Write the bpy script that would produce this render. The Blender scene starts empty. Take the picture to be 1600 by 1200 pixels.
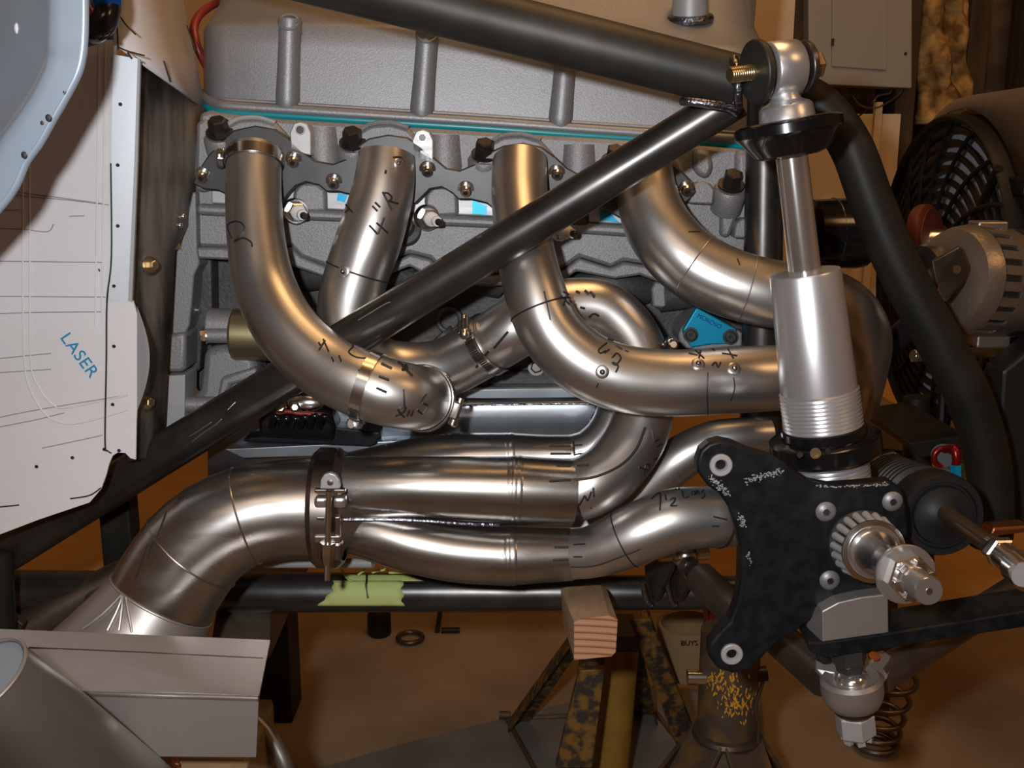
import bpy, bmesh, math, random
from mathutils import Vector, Matrix, Quaternion
from mathutils.bvhtree import BVHTree
random.seed(7)
S = bpy.context.scene
COL = S.collection
# ---------------------------------------------------------------- camera, world, lights, exposure
CAM_H, PITCH, FPX = 0.85, math.radians(12.0), 1600.0
cd = bpy.data.cameras.new('camera'); cam = bpy.data.objects.new('camera', cd); COL.objects.link(cam)
cd.sensor_width = 36.0; cd.lens = 36.0; cd.clip_start = 0.02
cam.location = (0, 0, CAM_H); cam.rotation_euler = (math.pi/2 - PITCH, 0, 0)
S.camera = cam
S.view_settings.view_transform = 'Standard'; S.view_settings.look = 'None'
S.view_settings.gamma = 1.0; S.view_settings.use_curve_mapping = False
S.view_settings.exposure = 0.0
w = bpy.data.worlds.new('workshop_air'); S.world = w; w.use_nodes = True
w.node_tree.nodes['Background'].inputs[0].default_value = (1.0, 0.62, 0.32, 1)
w.node_tree.nodes['Background'].inputs[1].default_value = 0.03
def light(name, kind, loc, energy, color, size=None, target=None, sizey=None):
    l = bpy.data.lights.new(name, kind); l.energy = energy; l.color = color
    o = bpy.data.objects.new(name, l); COL.objects.link(o); o.location = loc
    if kind == 'AREA':
        l.size = size
        if sizey: l.shape = 'RECTANGLE'; l.size_y = sizey
        d = (Vector(target) - Vector(loc)); o.rotation_euler = d.to_track_quat('-Z', 'Y').to_euler()
    else: l.shadow_soft_size = size
    return o
FLASH_E, LAMP_E = 27.0, 9.0
fl_ob = light('camera_flash', 'SPOT', (-0.085, -0.01, CAM_H + 0.055), FLASH_E, (0.96, 0.98, 1.0), 0.016)
fl_ob.data.spot_size = math.radians(125); fl_ob.data.spot_blend = 1.0
fl_ob.rotation_euler = Vector((-0.02, 1.0, -0.235)).to_track_quat('-Z', 'Y').to_euler()
light('ceiling_lamp', 'AREA', (0.25, 0.95, 2.32), LAMP_E, (1.0, 0.56, 0.22), 0.9, (0.1, 1.0, 0), 0.5)
light('bench_lamp', 'AREA', (1.5, -0.2, 2.2), 5.5, (1.0, 0.56, 0.24), 0.5, (0.9, 1.6, 0.3))
light('rear_fill', 'AREA', (-0.2, -1.2, 2.36), 7.5, (1.0, 0.72, 0.5), 1.2, (-0.2, -1.0, 0), 0.4)  # added fill behind the camera, brightens the dark lower metal and its reflections
# ---------------------------------------------------------------- helpers
CT, ST = math.cos(PITCH), math.sin(PITCH)
def V(*a): return Vector(a)
def ray(px, py):
    u = (px - 800) / FPX; v = (600 - py) / FPX
    return V(u, CT + v*ST, -ST + v*CT)
def P(px, py, Y):                      # a pixel and its distance from the camera plane -> a point of the place
    d = ray(px, py); return V(0, 0, CAM_H) + d*(Y/d.y)
def F(px, py, z=0.0):                  # a pixel -> point on the horizontal plane at height z
    d = ray(px, py); return V(0, 0, CAM_H) + d*((z - CAM_H)/d.z)
def D(px, py, Y): return Y/ray(px, py).y
def R(wpx, px, py, Y): return 0.5*wpx*D(px, py, Y)/FPX
def PIX(p):
    q = Vector(p) - V(0, 0, CAM_H); f = q.y*CT - q.z*ST; return (800 + FPX*q.x/f, 600 - FPX*(q.y*ST + q.z*CT)/f)
def catmull(pts, n):
    m = len(pts); out = []
    if m == 2:
        return [[a + (b-a)*k/n for a, b in zip(pts[0], pts[1])] for k in range(n+1)]
    for i in range(m-1):
        p0 = pts[max(i-1, 0)]; p1 = pts[i]; p2 = pts[i+1]; p3 = pts[min(i+2, m-1)]
        for k in range(n):
            t = k/n
            out.append([0.5*((2*b) + (-a+c)*t + (2*a-5*b+4*c-d)*t*t + (-a+3*b-3*c+d)*t*t*t) for a, b, c, d in zip(p0, p1, p2, p3)])
    out.append(list(pts[-1])); return out
def frame(axis, up=None):
    z = Vector(axis).normalized()
    up = Vector(up) if up else (V(0, 0, 1) if abs(z.z) < .9 else V(0, 1, 0))
    x = up.cross(z).normalized(); y = z.cross(x)
    m = Matrix((x, y, z)).transposed(); return m
class MB:
    def __init__(self): self.v = []; self.f = []
    def add(self, vs, fs):
        o = len(self.v); self.v += [Vector(p) for p in vs]; self.f += [[i+o for i in f] for f in fs]; return self
    def tube(self, pts, rad, n=28, caps=True, flat=1.0):
        pts = [Vector(p) for p in pts]; m = len(pts)
        if not hasattr(rad, '__len__'): rad = [rad]*m
        T = [(pts[min(i+1, m-1)] - pts[max(i-1, 0)]).normalized() for i in range(m)]
        fr = frame(T[0]); x = fr.col[0].copy(); vs = []; fs = []
        for i in range(m):
            if i:
                x = x - T[i]*x.dot(T[i]); x.normalize()
            y = T[i].cross(x)
            for k in range(n):
                a = 2*math.pi*k/n
                vs.append(pts[i] + (x*math.cos(a) + y*math.sin(a)*flat)*rad[i])
        for i in range(m-1):
            for k in range(n):
                k2 = (k+1) % n
                fs.append([i*n+k, i*n+k2, (i+1)*n+k2, (i+1)*n+k])
        if caps: fs.append(list(range(n))[::-1]); fs.append([(m-1)*n+k for k in range(n)])
        return self.add(vs, fs)
    def shell(self, pts, rad, th=0.0015, n=28):      # open ended pipe with wall thickness
        m = len(pts)
        if not hasattr(rad, '__len__'): rad = [rad]*m
        P2 = list(pts) + list(pts)[::-1]; a = MB().tube(pts, rad, n, False); b = MB().tube(pts, [r-th for r in rad], n, False)
        self.add(a.v, a.f); self.add(b.v, [f[::-1] for f in b.f])
        o = len(self.v) - len(a.v) - len(b.v); nb = len(a.v)
        for e in (0, (m-1)*n):
            self.f += [[o+e+k, o+e+(k+1) % n, o+nb+e+(k+1) % n, o+nb+e+k] for k in range(n)]
        return self
    def lathe(self, prof, org, axis, n=28, up=None, ph=0.0, caps=True):   # prof: (s along axis, radius)
        fr = frame(axis, up); org = Vector(org); vs = []; fs = []; m = len(prof)
        for s, r in prof:
            for k in range(n):
                a = 2*math.pi*k/n + ph
                vs.append(org + fr @ V(r*math.cos(a), r*math.sin(a), s))
        for i in range(m-1):
            for k in range(n):
                fs.append([i*n+k, i*n+(k+1) % n, (i+1)*n+(k+1) % n, (i+1)*n+k])
        if caps: fs.append(list(range(n))[::-1]); fs.append([(m-1)*n+k for k in range(n)])
        return self.add(vs, fs)
    def cyl(self, a, b, r, n=24, r2=None):
        a = Vector(a); b = Vector(b); L = (b-a).length
        return self.lathe([(0, r), (L, r if r2 is None else r2)], a, b-a, n)
    def prism(self, poly, ext):                       # polygon of world points swept by vector ext
        n = len(poly); poly = [Vector(p) for p in poly]; ext = Vector(ext)
        vs = poly + [p + ext for p in poly]
        fs = [list(range(n)), [n+k for k in range(n)][::-1]] + [[k, n+k, n+(k+1) % n, (k+1) % n] for k in range(n)]
        return self.add(vs, fs)
    def box(self, c, size, rot=None):
        rot = rot if rot is not None else Matrix.Identity(3); c = Vector(c)
        vs = [c + rot @ V(size[0]*(i-.5), size[1]*(j-.5), size[2]*(k-.5)) for i in (0, 1) for j in (0, 1) for k in (0, 1)]
        return self.add(vs, [[0,1,3,2],[4,6,7,5],[0,4,5,1],[2,3,7,6],[0,2,6,4],[1,5,7,3]])
    def ring(self, c, axis, R_, r, n=32, m=10):
        fr = frame(axis); c = Vector(c); vs = []; fs = []
        for i in range(n):
            a = 2*math.pi*i/n
            for j in range(m):
                b = 2*math.pi*j/m; q = R_ + r*math.cos(b)
                vs.append(c + fr @ V(q*math.cos(a), q*math.sin(a), r*math.sin(b)))
        for i in range(n):
            for j in range(m):
                fs.append([i*m+j, ((i+1) % n)*m+j, ((i+1) % n)*m+(j+1) % m, i*m+(j+1) % m])
        return self.add(vs, fs)
    def ball(self, c, r, n=16, m=10, sq=(1, 1, 1)):
        c = Vector(c); vs = []; fs = []
        for i in range(1, m):
            t = math.pi*i/m
            for k in range(n):
                a = 2*math.pi*k/n
                vs.append(c + V(r*sq[0]*math.sin(t)*math.cos(a), r*sq[1]*math.sin(t)*math.sin(a), r*sq[2]*math.cos(t)))
        for i in range(m-2):
            for k in range(n): fs.append([i*n+k, i*n+(k+1) % n, (i+1)*n+(k+1) % n, (i+1)*n+k])
        vs.append(c+V(0, 0, r*sq[2])); vs.append(c-V(0, 0, r*sq[2])); a = len(vs)-2
        for k in range(n): fs.append([a, (k+1) % n, k]); fs.append([a+1, (m-2)*n+k, (m-2)*n+(k+1) % n])
        return self.add(vs, fs)
    def grid(self, rows):                             # rows of points -> surface
        a = len(rows[0]); vs = [p for r in rows for p in r]
        return self.add(vs, [[i*a+j, i*a+j+1, (i+1)*a+j+1, (i+1)*a+j] for i in range(len(rows)-1) for j in range(a-1)])
    def bvh(self): return BVHTree.FromPolygons(self.v, self.f)
def thing(name, label, cat, loc=(0, 0, 0), group=None, kind=None):
    o = bpy.data.objects.new(name, None); COL.objects.link(o); o.location = loc; o.empty_display_size = .02
    o['label'] = label; o['category'] = cat
    if group: o['group'] = group
    if kind: o['kind'] = kind
    return o
def org(o):
    v = Vector(o.location)
    while o.parent: o = o.parent; v = v + o.location
    return v
def obj(name, mb, mat, parent=None, smooth=40, bevel=0.0, label=None, kind=None, solid=0.0, local=False, seg=2):
    me = bpy.data.meshes.new(name); b = org(parent) if (parent and not local) else V(0, 0, 0)
    me.from_pydata([tuple(p - b) for p in mb.v], [], mb.f); me.validate(); me.update()
    bm = bmesh.new(); bm.from_mesh(me); bmesh.ops.recalc_face_normals(bm, faces=bm.faces)
    for f in bm.faces: f.smooth = smooth > 0
    if smooth > 0:
        for e in bm.edges:
            if len(e.link_faces) == 2 and e.calc_face_angle(0) > math.radians(smooth): e.smooth = False
    bm.to_mesh(me); bm.free()
    me.materials.append(mat)
    o = bpy.data.objects.new(name, me); COL.objects.link(o)
    if parent: o.parent = parent
    if solid: md = o.modifiers.new('thick', 'SOLIDIFY'); md.thickness = solid; md.offset = 0
    if bevel: md = o.modifiers.new('edge', 'BEVEL'); md.width = bevel; md.segments = seg; md.limit_method = 'ANGLE'; md.angle_limit = math.radians(35)
    if label: o['label'] = label
    if kind: o['kind'] = kind
    return o
def tag(o, label, cat, group=None, kind=None):
    o['label'] = label; o['category'] = cat
    if group: o['group'] = group
    if kind: o['kind'] = kind
    return o
def dup(root, loc, rot=None, label=None):
    r = root.copy(); COL.objects.link(r); r.location = loc
    if rot is not None: r.rotation_euler = rot
    if label: r['label'] = label
    for ch in list(root.children):
        c = ch.copy(); COL.objects.link(c); c.parent = r
        for g in list(ch.children):
            d = g.copy(); COL.objects.link(d); d.parent = c
    return r
# ---------------------------------------------------------------- materials
def mat(name, col, rough=.5, metal=0.0, noise=None, bump=None, spec=.5, streak=None, coat=0.0, emit=None):
    m = bpy.data.materials.new(name); m.use_nodes = True; nt = m.node_tree; b = nt.nodes['Principled BSDF']
    b.inputs['Base Color'].default_value = (*col, 1); b.inputs['Roughness'].default_value = rough; b.inputs['Metallic'].default_value = metal
    b.inputs['Specular IOR Level'].default_value = spec; b.inputs['Coat Weight'].default_value = coat
    tc = nt.nodes.new('ShaderNodeTexCoord')
    def nz(scale, detail=4, sc3=None):
        n = nt.nodes.new('ShaderNodeTexNoise'); n.inputs['Scale'].default_value = scale; n.inputs['Detail'].default_value = detail
        if sc3:
            mp = nt.nodes.new('ShaderNodeMapping'); mp.inputs['Scale'].default_value = sc3
            nt.links.new(tc.outputs['Object'], mp.inputs[0]); nt.links.new(mp.outputs[0], n.inputs['Vector'])
        else: nt.links.new(tc.outputs['Object'], n.inputs['Vector'])
        return n
    if noise:                                        # (scale, second colour, lo, hi)
        n = nz(noise[0], 6, noise[4] if len(noise) > 4 else None); cr = nt.nodes.new('ShaderNodeValToRGB')
        cr.color_ramp.elements[0].position = noise[2]; cr.color_ramp.elements[1].position = noise[3]
        cr.color_ramp.elements[0].color = (*col, 1); cr.color_ramp.elements[1].color = (*noise[1], 1)
        nt.links.new(n.outputs['Fac'], cr.inputs[0]); nt.links.new(cr.outputs[0], b.inputs['Base Color'])
    if bump:                                         # (scale, strength, stretch)
        n = nz(bump[0], 3, bump[2] if len(bump) > 2 else None); bp = nt.nodes.new('ShaderNodeBump')
        bp.inputs['Strength'].default_value = bump[1]; bp.inputs['Distance'].default_value = .002
        nt.links.new(n.outputs['Fac'], bp.inputs['Height']); nt.links.new(bp.outputs[0], b.inputs['Normal'])
    if streak:                                       # (scale, lo rough, hi rough, stretch)
        n = nz(streak[0], 4, streak[3] if len(streak) > 3 else None); mr = nt.nodes.new('ShaderNodeMapRange')
        mr.inputs['To Min'].default_value = streak[1]; mr.inputs['To Max'].default_value = streak[2]
        nt.links.new(n.outputs['Fac'], mr.inputs['Value']); nt.links.new(mr.outputs[0], b.inputs['Roughness'])
    if emit: b.inputs['Emission Color'].default_value = (*emit[0], 1); b.inputs['Emission Strength'].default_value = emit[1]
    return m
M = {}
M['pipe'] = mat('satin_stainless_pipe', (.48, .465, .45), .36, .96, noise=(14, (.57, .55, .53), .3, .7), streak=(9, .29, .42))
M['pipe_polished'] = mat('bright_stainless_pipe', (.45, .435, .42), .26, .97, noise=(12, (.33, .31, .29), .35, .7), streak=(14, .18, .4, (1, 6, 6)))
M['bar'] = mat('mill_scale_steel', (.07, .068, .066), .34, .85, noise=(25, (.115, .11, .105), .35, .7), streak=(20, .22, .42))
M['bar_dark'] = mat('dark_frame_steel', (.012, .011, .009), .5, .1, noise=(25, (.02, .018, .015), .35, .7), spec=.2)
M['weld'] = mat('weld_bead_metal', (.22, .23, .27), .28, 1, bump=(300, .6))
M['cast'] = mat('sand_cast_aluminium', (.30, .297, .302), .6, .55, noise=(900, (.20, .197, .20), .38, .66), bump=(520, .2))
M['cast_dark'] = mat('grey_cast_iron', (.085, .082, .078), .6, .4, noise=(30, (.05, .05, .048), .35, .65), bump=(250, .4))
M['cover'] = mat('cast_valve_cover', (.30, .302, .32), .5, .55, noise=(1100, (.215, .217, .23), .38, .66), bump=(700, .12))
M['machined'] = mat('machined_aluminium', (.42, .42, .425), .5, .4, streak=(20, .38, .55, (1, 14, 14)))
M['billet'] = mat('turned_aluminium', (.66, .66, .68), .33, .82)
M['chrome'] = mat('chrome_rod_metal', (.76, .76, .77), .14, .92)
M['bright'] = mat('zinc_plated_steel', (.72, .70, .68), .22, 1)
M['gold'] = mat('yellow_zinc_steel', (.56, .44, .24), .28, .95)
M['flange'] = mat('ground_steel_flange', (.07, .07, .07), .45, .6, noise=(18, (.05, .049, .049), .3, .7))
M['blackbolt'] = mat('black_oxide_steel', (.05, .045, .042), .38, .7)
M['gasket'] = mat('teal_rubber', (.0, .23, .27), .35)
M['black'] = mat('black_powder_coat', (.004, .005, .006), .45, spec=.22, noise=(80, (.012, .013, .015), .4, .7), bump=(120, .15))
M['anod'] = mat('black_anodised_aluminium', (.006, .006, .007), .17, .2, spec=.7)
M['rubber'] = mat('black_rubber', (.010, .010, .010), .5, spec=.3)
M['cyan'] = mat('blue_anodised_aluminium', (.0, .30, .52), .4, .35)
M['blue'] = mat('blue_fitting_anodise', (.01, .10, .40), .25, .7)
M['red'] = mat('red_fitting_anodise', (.20, .008, .008), .3, .5)
M['film'] = mat('white_protective_film', (.66, .635, .65), .5, noise=(6, (.60, .575, .585), .35, .7), bump=(260, .10, (1, 1, 3)))
M['filmedge'] = mat('bare_aluminium_edge', (.66, .69, .74), .38, .5)
M['fender'] = mat('pale_blue_painted_sheet', (.36, .43, .52), .32, .25, noise=(9, (.31, .38, .47), .35, .7), coat=.3)
M['chip'] = mat('chipped_paint', (.02, .02, .025), .6)
M['plate'] = mat('weathered_motor_plate', (.25, .22, .19), .48, .35, noise=(16, (.05, .044, .038), .38, .60, (3, 2, .5)), streak=(16, .3, .6, (3, 1, .6)))
M['ink'] = mat('black_marker_ink', (.012, .010, .010), .5)
M['pencil'] = mat('pencil_line', (.30, .27, .27), .7)
M['bluetext'] = mat('blue_print', (.01, .22, .40), .5)
M['tape'] = mat('green_masking_tape', (.42, .49, .15), .6, bump=(120, .25), noise=(30, (.47, .54, .19), .3, .7))
M['pan'] = mat('welded_sheet_aluminium', (.55, .60, .66), .3, .9, streak=(12, .2, .5), noise=(9, (.42, .46, .52), .3, .7))
M['sheet'] = mat('stainless_sheet', (.44, .41, .395), .4, .75, streak=(9, .34, .5), noise=(8, (.37, .34, .325), .3, .7))
M['cone'] = mat('used_stainless_cone', (.38, .38, .36), .3, .88, streak=(8, .22, .5), noise=(7, (.22, .21, .19), .3, .7))
M['bluesheet'] = mat('bluish_sheet', (.32, .38, .44), .4, .45)
M['floor'] = mat('brown_concrete_floor', (.31, .22, .14), .75, noise=(5, (.20, .14, .088), .35, .7), bump=(60, .1), spec=.2)
M['mat'] = mat('grey_floor_plate', (.17, .165, .15), .6, noise=(9, (.11, .105, .095), .35, .7), spec=.3)
M['plyw'] = mat('plywood_sheathing', (.80, .46, .16), .75, noise=(4, (.66, .36, .11), .35, .7, (1, 1, 6)), spec=.15)
M['drywall'] = mat('tan_wall_board', (.62, .48, .33), .8, noise=(4, (.55, .42, .28), .35, .7), spec=.15)
M['wood'] = mat('sawn_pine', (.44, .29, .18), .7, noise=(20, (.34, .22, .13), .35, .7, (5, .6, 5)), spec=.2)
M['darkwood'] = mat('dark_stud_wood', (.07, .045, .025), .8, noise=(12, (.035, .022, .013), .35, .7, (4, 4, .5)), spec=.15)
M['insul'] = mat('yellow_fibreglass_wool', (.46, .28, .10), .95, noise=(30, (.13, .07, .025), .38, .62), bump=(70, 1.0), spec=.05)
M['panelbox'] = mat('grey_painted_steel', (.27, .245, .21), .5, spec=.4)
M['stand'] = mat('rusty_yellow_painted_steel', (.22, .11, .02), .55, .2, noise=(75, (.04, .03, .024), .42, .56), bump=(80, .3))
M['standdark'] = mat('rusty_dark_steel', (.085, .06, .042), .6, .4, noise=(30, (.19, .10, .025), .5, .68), bump=(90, .3))
M['ochre'] = mat('ochre_painted_steel', (.36, .19, .03), .5, .1, noise=(16, (.25, .12, .02), .35, .7))
M['tubebrown'] = mat('rusty_frame_tube', (.16, .13, .105), .4, .8, noise=(20, (.09, .068, .05), .35, .7))
M['cardboard'] = mat('tan_cardboard', (.24, .15, .07), .8)
M['white'] = mat('white_ceramic', (.75, .75, .75), .3)
M['hose_red'] = mat('red_rubber_hose', (.22, .02, .015), .4)
M['fins'] = mat('radiator_fins', (.55, .66, .78), .45, .25, bump=(900, .5, (1, 1, .02)))
M['shroud'] = mat('fan_shroud_sheet', (.30, .25, .20), .45, .7)
M['alt'] = mat('alternator_casting', (.30, .25, .21), .38, .8, bump=(200, .2))
M['copper'] = mat('copper_wire', (.50, .22, .10), .35, 1)
M['brass'] = mat('brass_can', (.36, .32, .18), .38, .9)
M['darkgold'] = mat('dull_bronze_rod', (.22, .17, .11), .3, .9)
M['pulleyred'] = mat('dark_red_pulley', (.10, .02, .012), .5, .3)
M['fanblack'] = mat('black_fan_plastic', (.006, .006, .006), .5, spec=.2)
M['vband'] = mat('bronze_tinted_stainless', (.30, .265, .24), .3, 1)
M['steelbright'] = mat('polished_steel', (.60, .59, .58), .27, .9)
M['greybolt'] = mat('grey_button_bolt', (.22, .22, .225), .45, .5)
M['bar_top'] = mat('dark_scale_steel', (.032, .030, .028), .5, .6, noise=(25, (.05, .046, .04), .35, .7))
# ---------------------------------------------------------------- the workshop room
def quad(a, b, c, d, t):
    return MB().prism([a, b, c, d], t)
def struct(o): o['kind'] = 'structure'; return o
WY = 1.86
struct(obj('floor', quad(V(-2.6, -2.2, 0), V(2.6, -2.2, 0), V(2.6, WY+.4, 0), V(-2.6, WY+.4, 0), V(0, 0, -.05)), M['floor'], smooth=0))
struct(obj('ceiling', quad(V(-2.6, -2.2, 2.45), V(2.6, -2.2, 2.45), V(2.6, WY+.4, 2.45), V(-2.6, WY+.4, 2.45), V(0, 0, .05)), M['drywall'], smooth=0))
struct(obj('wall_front', quad(V(-2.6, -2.2, 0), V(2.6, -2.2, 0), V(2.6, -2.2, 2.45), V(-2.6, -2.2, 2.45), V(0, -.05, 0)), M['drywall'], smooth=0))
struct(obj('wall_left', quad(V(-2.6, -2.2, 0), V(-2.6, WY+.4, 0), V(-2.6, WY+.4, 2.45), V(-2.6, -2.2, 2.45), V(-.05, 0, 0)), M['drywall'], smooth=0))
struct(obj('wall_right', quad(V(2.6, -2.2, 0), V(2.6, WY+.4, 0), V(2.6, WY+.4, 2.45), V(2.6, -2.2, 2.45), V(.05, 0, 0)), M['drywall'], smooth=0))
xr = P(1366, 150, WY).x; xi = P(1438, 60, WY).x; zb = P(1300, 178, WY).z
# back wall: plywood skirt all along, wall board above on the left, open stud bay on the right
wb = obj('wall_back', MB().box((0, WY+.385, 1.225), (5.2, .03, 2.45)), M['darkwood'], smooth=0); struct(wb)
zk = P(800, 640, WY).z
def board(x0, x1, z0, z1, m, y=WY, th=.016, nm='board'):
    return obj(nm, MB().box(((x0+x1)/2, y+th/2, (z0+z1)/2), (x1-x0, th, z1-z0)), m, wb, smooth=0, bevel=.0015)
for k in range(4): board(-2.6+k*1.3+.0015, -1.3+k*1.3-.0015, 0, zk-.002, M['plyw'], nm='plywood_panel')
xs = P(1240, 60, WY).x
board(-2.6, -.6, zk, 2.45, M['drywall'], nm='wall_panel'); board(-.597, xs, zk, 2.45, M['drywall'], nm='wall_panel')
board(xs, xr+.05, zk, zb, M['drywall'], nm='wall_panel')
board(xr+.053, 2.6, zk, zk+.3, M['plyw'], nm='wall_panel')
for px in (1250, 1420, 1527, 1640):          # studs of the open bay
    x = P(px, 90, WY+.02).x
    obj('stud', MB().box((x, WY+.075, (zk+2.45)/2+.15), (.035, .11, 2.45-zk-.3)), M['darkwood'], wb, smooth=0, bevel=.002)
obj('stud', MB().box((P(1590, 90, WY+.02).x, WY+.12, 1.4), (.05, .02, 2.0)), M['tubebrown'], wb, smooth=0, bevel=.002)
# fibreglass batt in the bay: lumpy sheet
rows = []
for i in range(46):
    r_ = []
    for j in range(16):
        px = 1430 + (1505-1430)*j/15; py = -260 + 455*i/45
        e = math.sin(math.pi*j/15)**.5
        wob = .012*math.sin(i*.7+j*.4) + .016*math.sin(i*.31-j*.9+1) + random.uniform(-.005, .005)
        q = P(px + 6*math.sin(i*.5)*(1 if j in (0, 15) else .3), py, WY+.06); q.y -= e*.05 + wob*e
        r_.append(q)
    rows.append(r_)
o = obj('insulation_batt', MB().grid(rows), M['insul'], None, smooth=180, solid=.012)
tag(o, 'yellow brown fibreglass insulation batt bulging beside the grey electrical box', 'insulation')
# electrical box
W0 = WY - .012
t = thing('electrical_box', 'grey electrical breaker box with a recessed door on the back wall', 'electrical box', P(1343, 136, W0))
a, b, c, d = P(1262, -170, W0), P(1426, -170, W0), P(1425, 138, W0), P(1264, 131, W0)
obj('cover', MB().prism([a, b, c, d], V(0, .05, 0)), M['panelbox'], t, smooth=0, bevel=.002)
a, b, c, d = P(1301, -160, W0-.003), P(1388, -160, W0-.003), P(1386, 110, W0-.003), P(1300, 104, W0-.003)
dr = obj('door', MB().prism([a, b, c, d], V(0, .006, 0)), M['panelbox'], t, smooth=0, bevel=.0015)
mb = MB(); mb.box(P(1301, 66, W0-.003), (.004, .004, .012)); obj('hinge', mb, M['blackbolt'], t, smooth=0)
for q in ((1271, 73), (1415, 84)):
    obj('screw', MB().lathe([(0, .003), (.002, .0022)], P(*q, W0), (0, -1, 0), 10), M['blackbolt'], t)
# loose wires under the box
for pts in ([(1330, 190, 1.84), (1350, 175, 1.82), (1366, 158, 1.8), (1372, 150, 1.82), (1390, 146, 1.84), (1394, 138, 1.86)],
            [(1332, 150, 1.85), (1345, 165, 1.82), (1370, 168, 1.8), (1400, 152, 1.82), (1412, 138, 1.86)]):
    cp = catmull([tuple(P(*q)) for q in pts], 6)
    o = obj('loose_wire', MB().tube(cp, .0016, 8), M['tubebrown'], None)
    tag(o, 'thin loose wire hanging in the dark gap under the electrical box' if pts[0][1] == 190 else 'second thin wire drooping from the right end of the electrical box', 'wire')
o = obj('wooden_stick', MB().box((P(1369, 186, 1.82).x, 1.815, .5*(P(1369, 160, 1.82).z+0)), (.0125, .0125, P(1369, 160, 1.82).z)), M['drywall'], None, smooth=0, bevel=.001)
tag(o, 'thin upright wooden stick below the electrical box behind the bent tube', 'stick')
# floor plate the stands sit on
pl = [F(470, 1212), F(640, 1163), F(800, 1122), F(1010, 1073), F(1190, 1090), F(1215, 1500), F(700, 1500)]
pl = [p + V(0, 0, .0) for p in pl]
o = obj('floor_plate', MB().prism(pl, V(0, 0, .004)), M['mat'], None, smooth=0); tag(o, 'dark grey sheet lying on the brown floor under the jack stands', 'sheet')
# odds and ends on the floor at the wall
t = thing('black_bottle', 'small dark bottle standing on the floor near the plywood wall', 'bottle', F(593, 991))
b0 = F(593, 991); h_ = .075
obj('body', MB().lathe([(0, .019), (.004, .022), (.04, .022), (.048, .016)], b0, (0, 0, 1), 20), M['rubber'], t)
obj('cap', MB().lathe([(.048, .012), (.066, .012), (.07, .008)], b0, (0, 0, 1), 16), M['copper'], t)
o = obj('steel_ring', MB().ring(F(641, 1001)+V(0, 0, .006), (0, 0, 1), .0225, .0045), M['tubebrown'], None); tag(o, 'rusty metal ring lying flat on the brown floor', 'ring')
t = thing('bracket_foot', 'dark angled bracket leg standing on the floor behind the frame rail', 'bracket', F(694, 988))
q = F(694, 988)
obj('upright', MB().box(q+V(-.004, 0, .06), (.009, .009, .12), Matrix.Rotation(.15, 3, 'Y')), M['blackbolt'], t, smooth=0, bevel=.001)
obj('toe', MB().box(q+V(.012, 0, .004), (.034, .012, .008)), M['blackbolt'], t, smooth=0, bevel=.001)
t = thing('floor_block', 'low black box on the floor seen under the v band clamp', 'box', F(420, 890, .1))
o = obj('lid', MB().prism([P(372, 890, 1.45), P(385, 876, 1.45), P(438, 876, 1.45), P(448, 886, 1.45), P(449, 900, 1.45), P(372, 900, 1.45)], V(0, .08, 0)), M['rubber'], t, smooth=0, bevel=.004)
z1 = P(372, 900, 1.45).z; xa = P(378, 900, 1.45).x; xb = P(445, 900, 1.45).x
obj('body', MB().box(((xa+xb)/2, 1.49, z1/2), (xb-xa, .075, z1)), M['rubber'], t, smooth=0, bevel=.003)
# ---------------------------------------------------------------- engine: cover, gasket, head, block, pan
def poly(pts, Y): return [P(x, y, Y) for x, y in pts]
EY = 1.03
vc = thing('valve_cover', 'grey cast aluminium valve cover with vertical bolt ribs on the engine', 'valve cover', P(740, 190, EY))
# shell: front face sections from left end to right end, top falling back
def cover_sec(px, pt, pb, yo=0.0, back=.20):
    top = P(px, pt, EY+yo+.006); bot = P(px, pb, EY+yo)
    a = P(px, pt, EY+yo+.006); k = (a-bot)
    out = [bot + V(0, .004, -.001), bot, bot + k*.35, bot + k*.7, bot + k*.92 + V(0, .000, 0)]
    n1 = bot + k*.975 + V(0, .004, 0); n2 = bot + k + V(0, .013, .002); n3 = n2 + V(0, .05, .027); n4 = n2 + V(0, back, .125)
    return out + [n1, n2, n3, n4, n4 + V(0, .01, -.05)]
secs = []
for px, pt, pb, yo in ((318, 45, 138, .11), (318.5, 40, 142, .07), (320, 36, 148, .035), (325, 33, 156, .014), (336, 31, 161, .004), (352, 30, 165, 0), (440, 29, 170, 0), (600, 33, 180, 0), (760, 43, 190, 0), (900, 52, 200, 0),
                       (1050, 63, 210, 0), (1140, 70, 216, 0), (1165, 72, 218, .004), (1182, 73, 219, .016), (1192, 73, 219, .04), (1196, 73, 218, .08), (1197, 73, 216, .13)):
    secs.append(cover_sec(px, pt, pb, yo, .16 - yo))
cb = MB().grid(secs); obj('shell', cb, M['cover'], vc, smooth=50)
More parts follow.
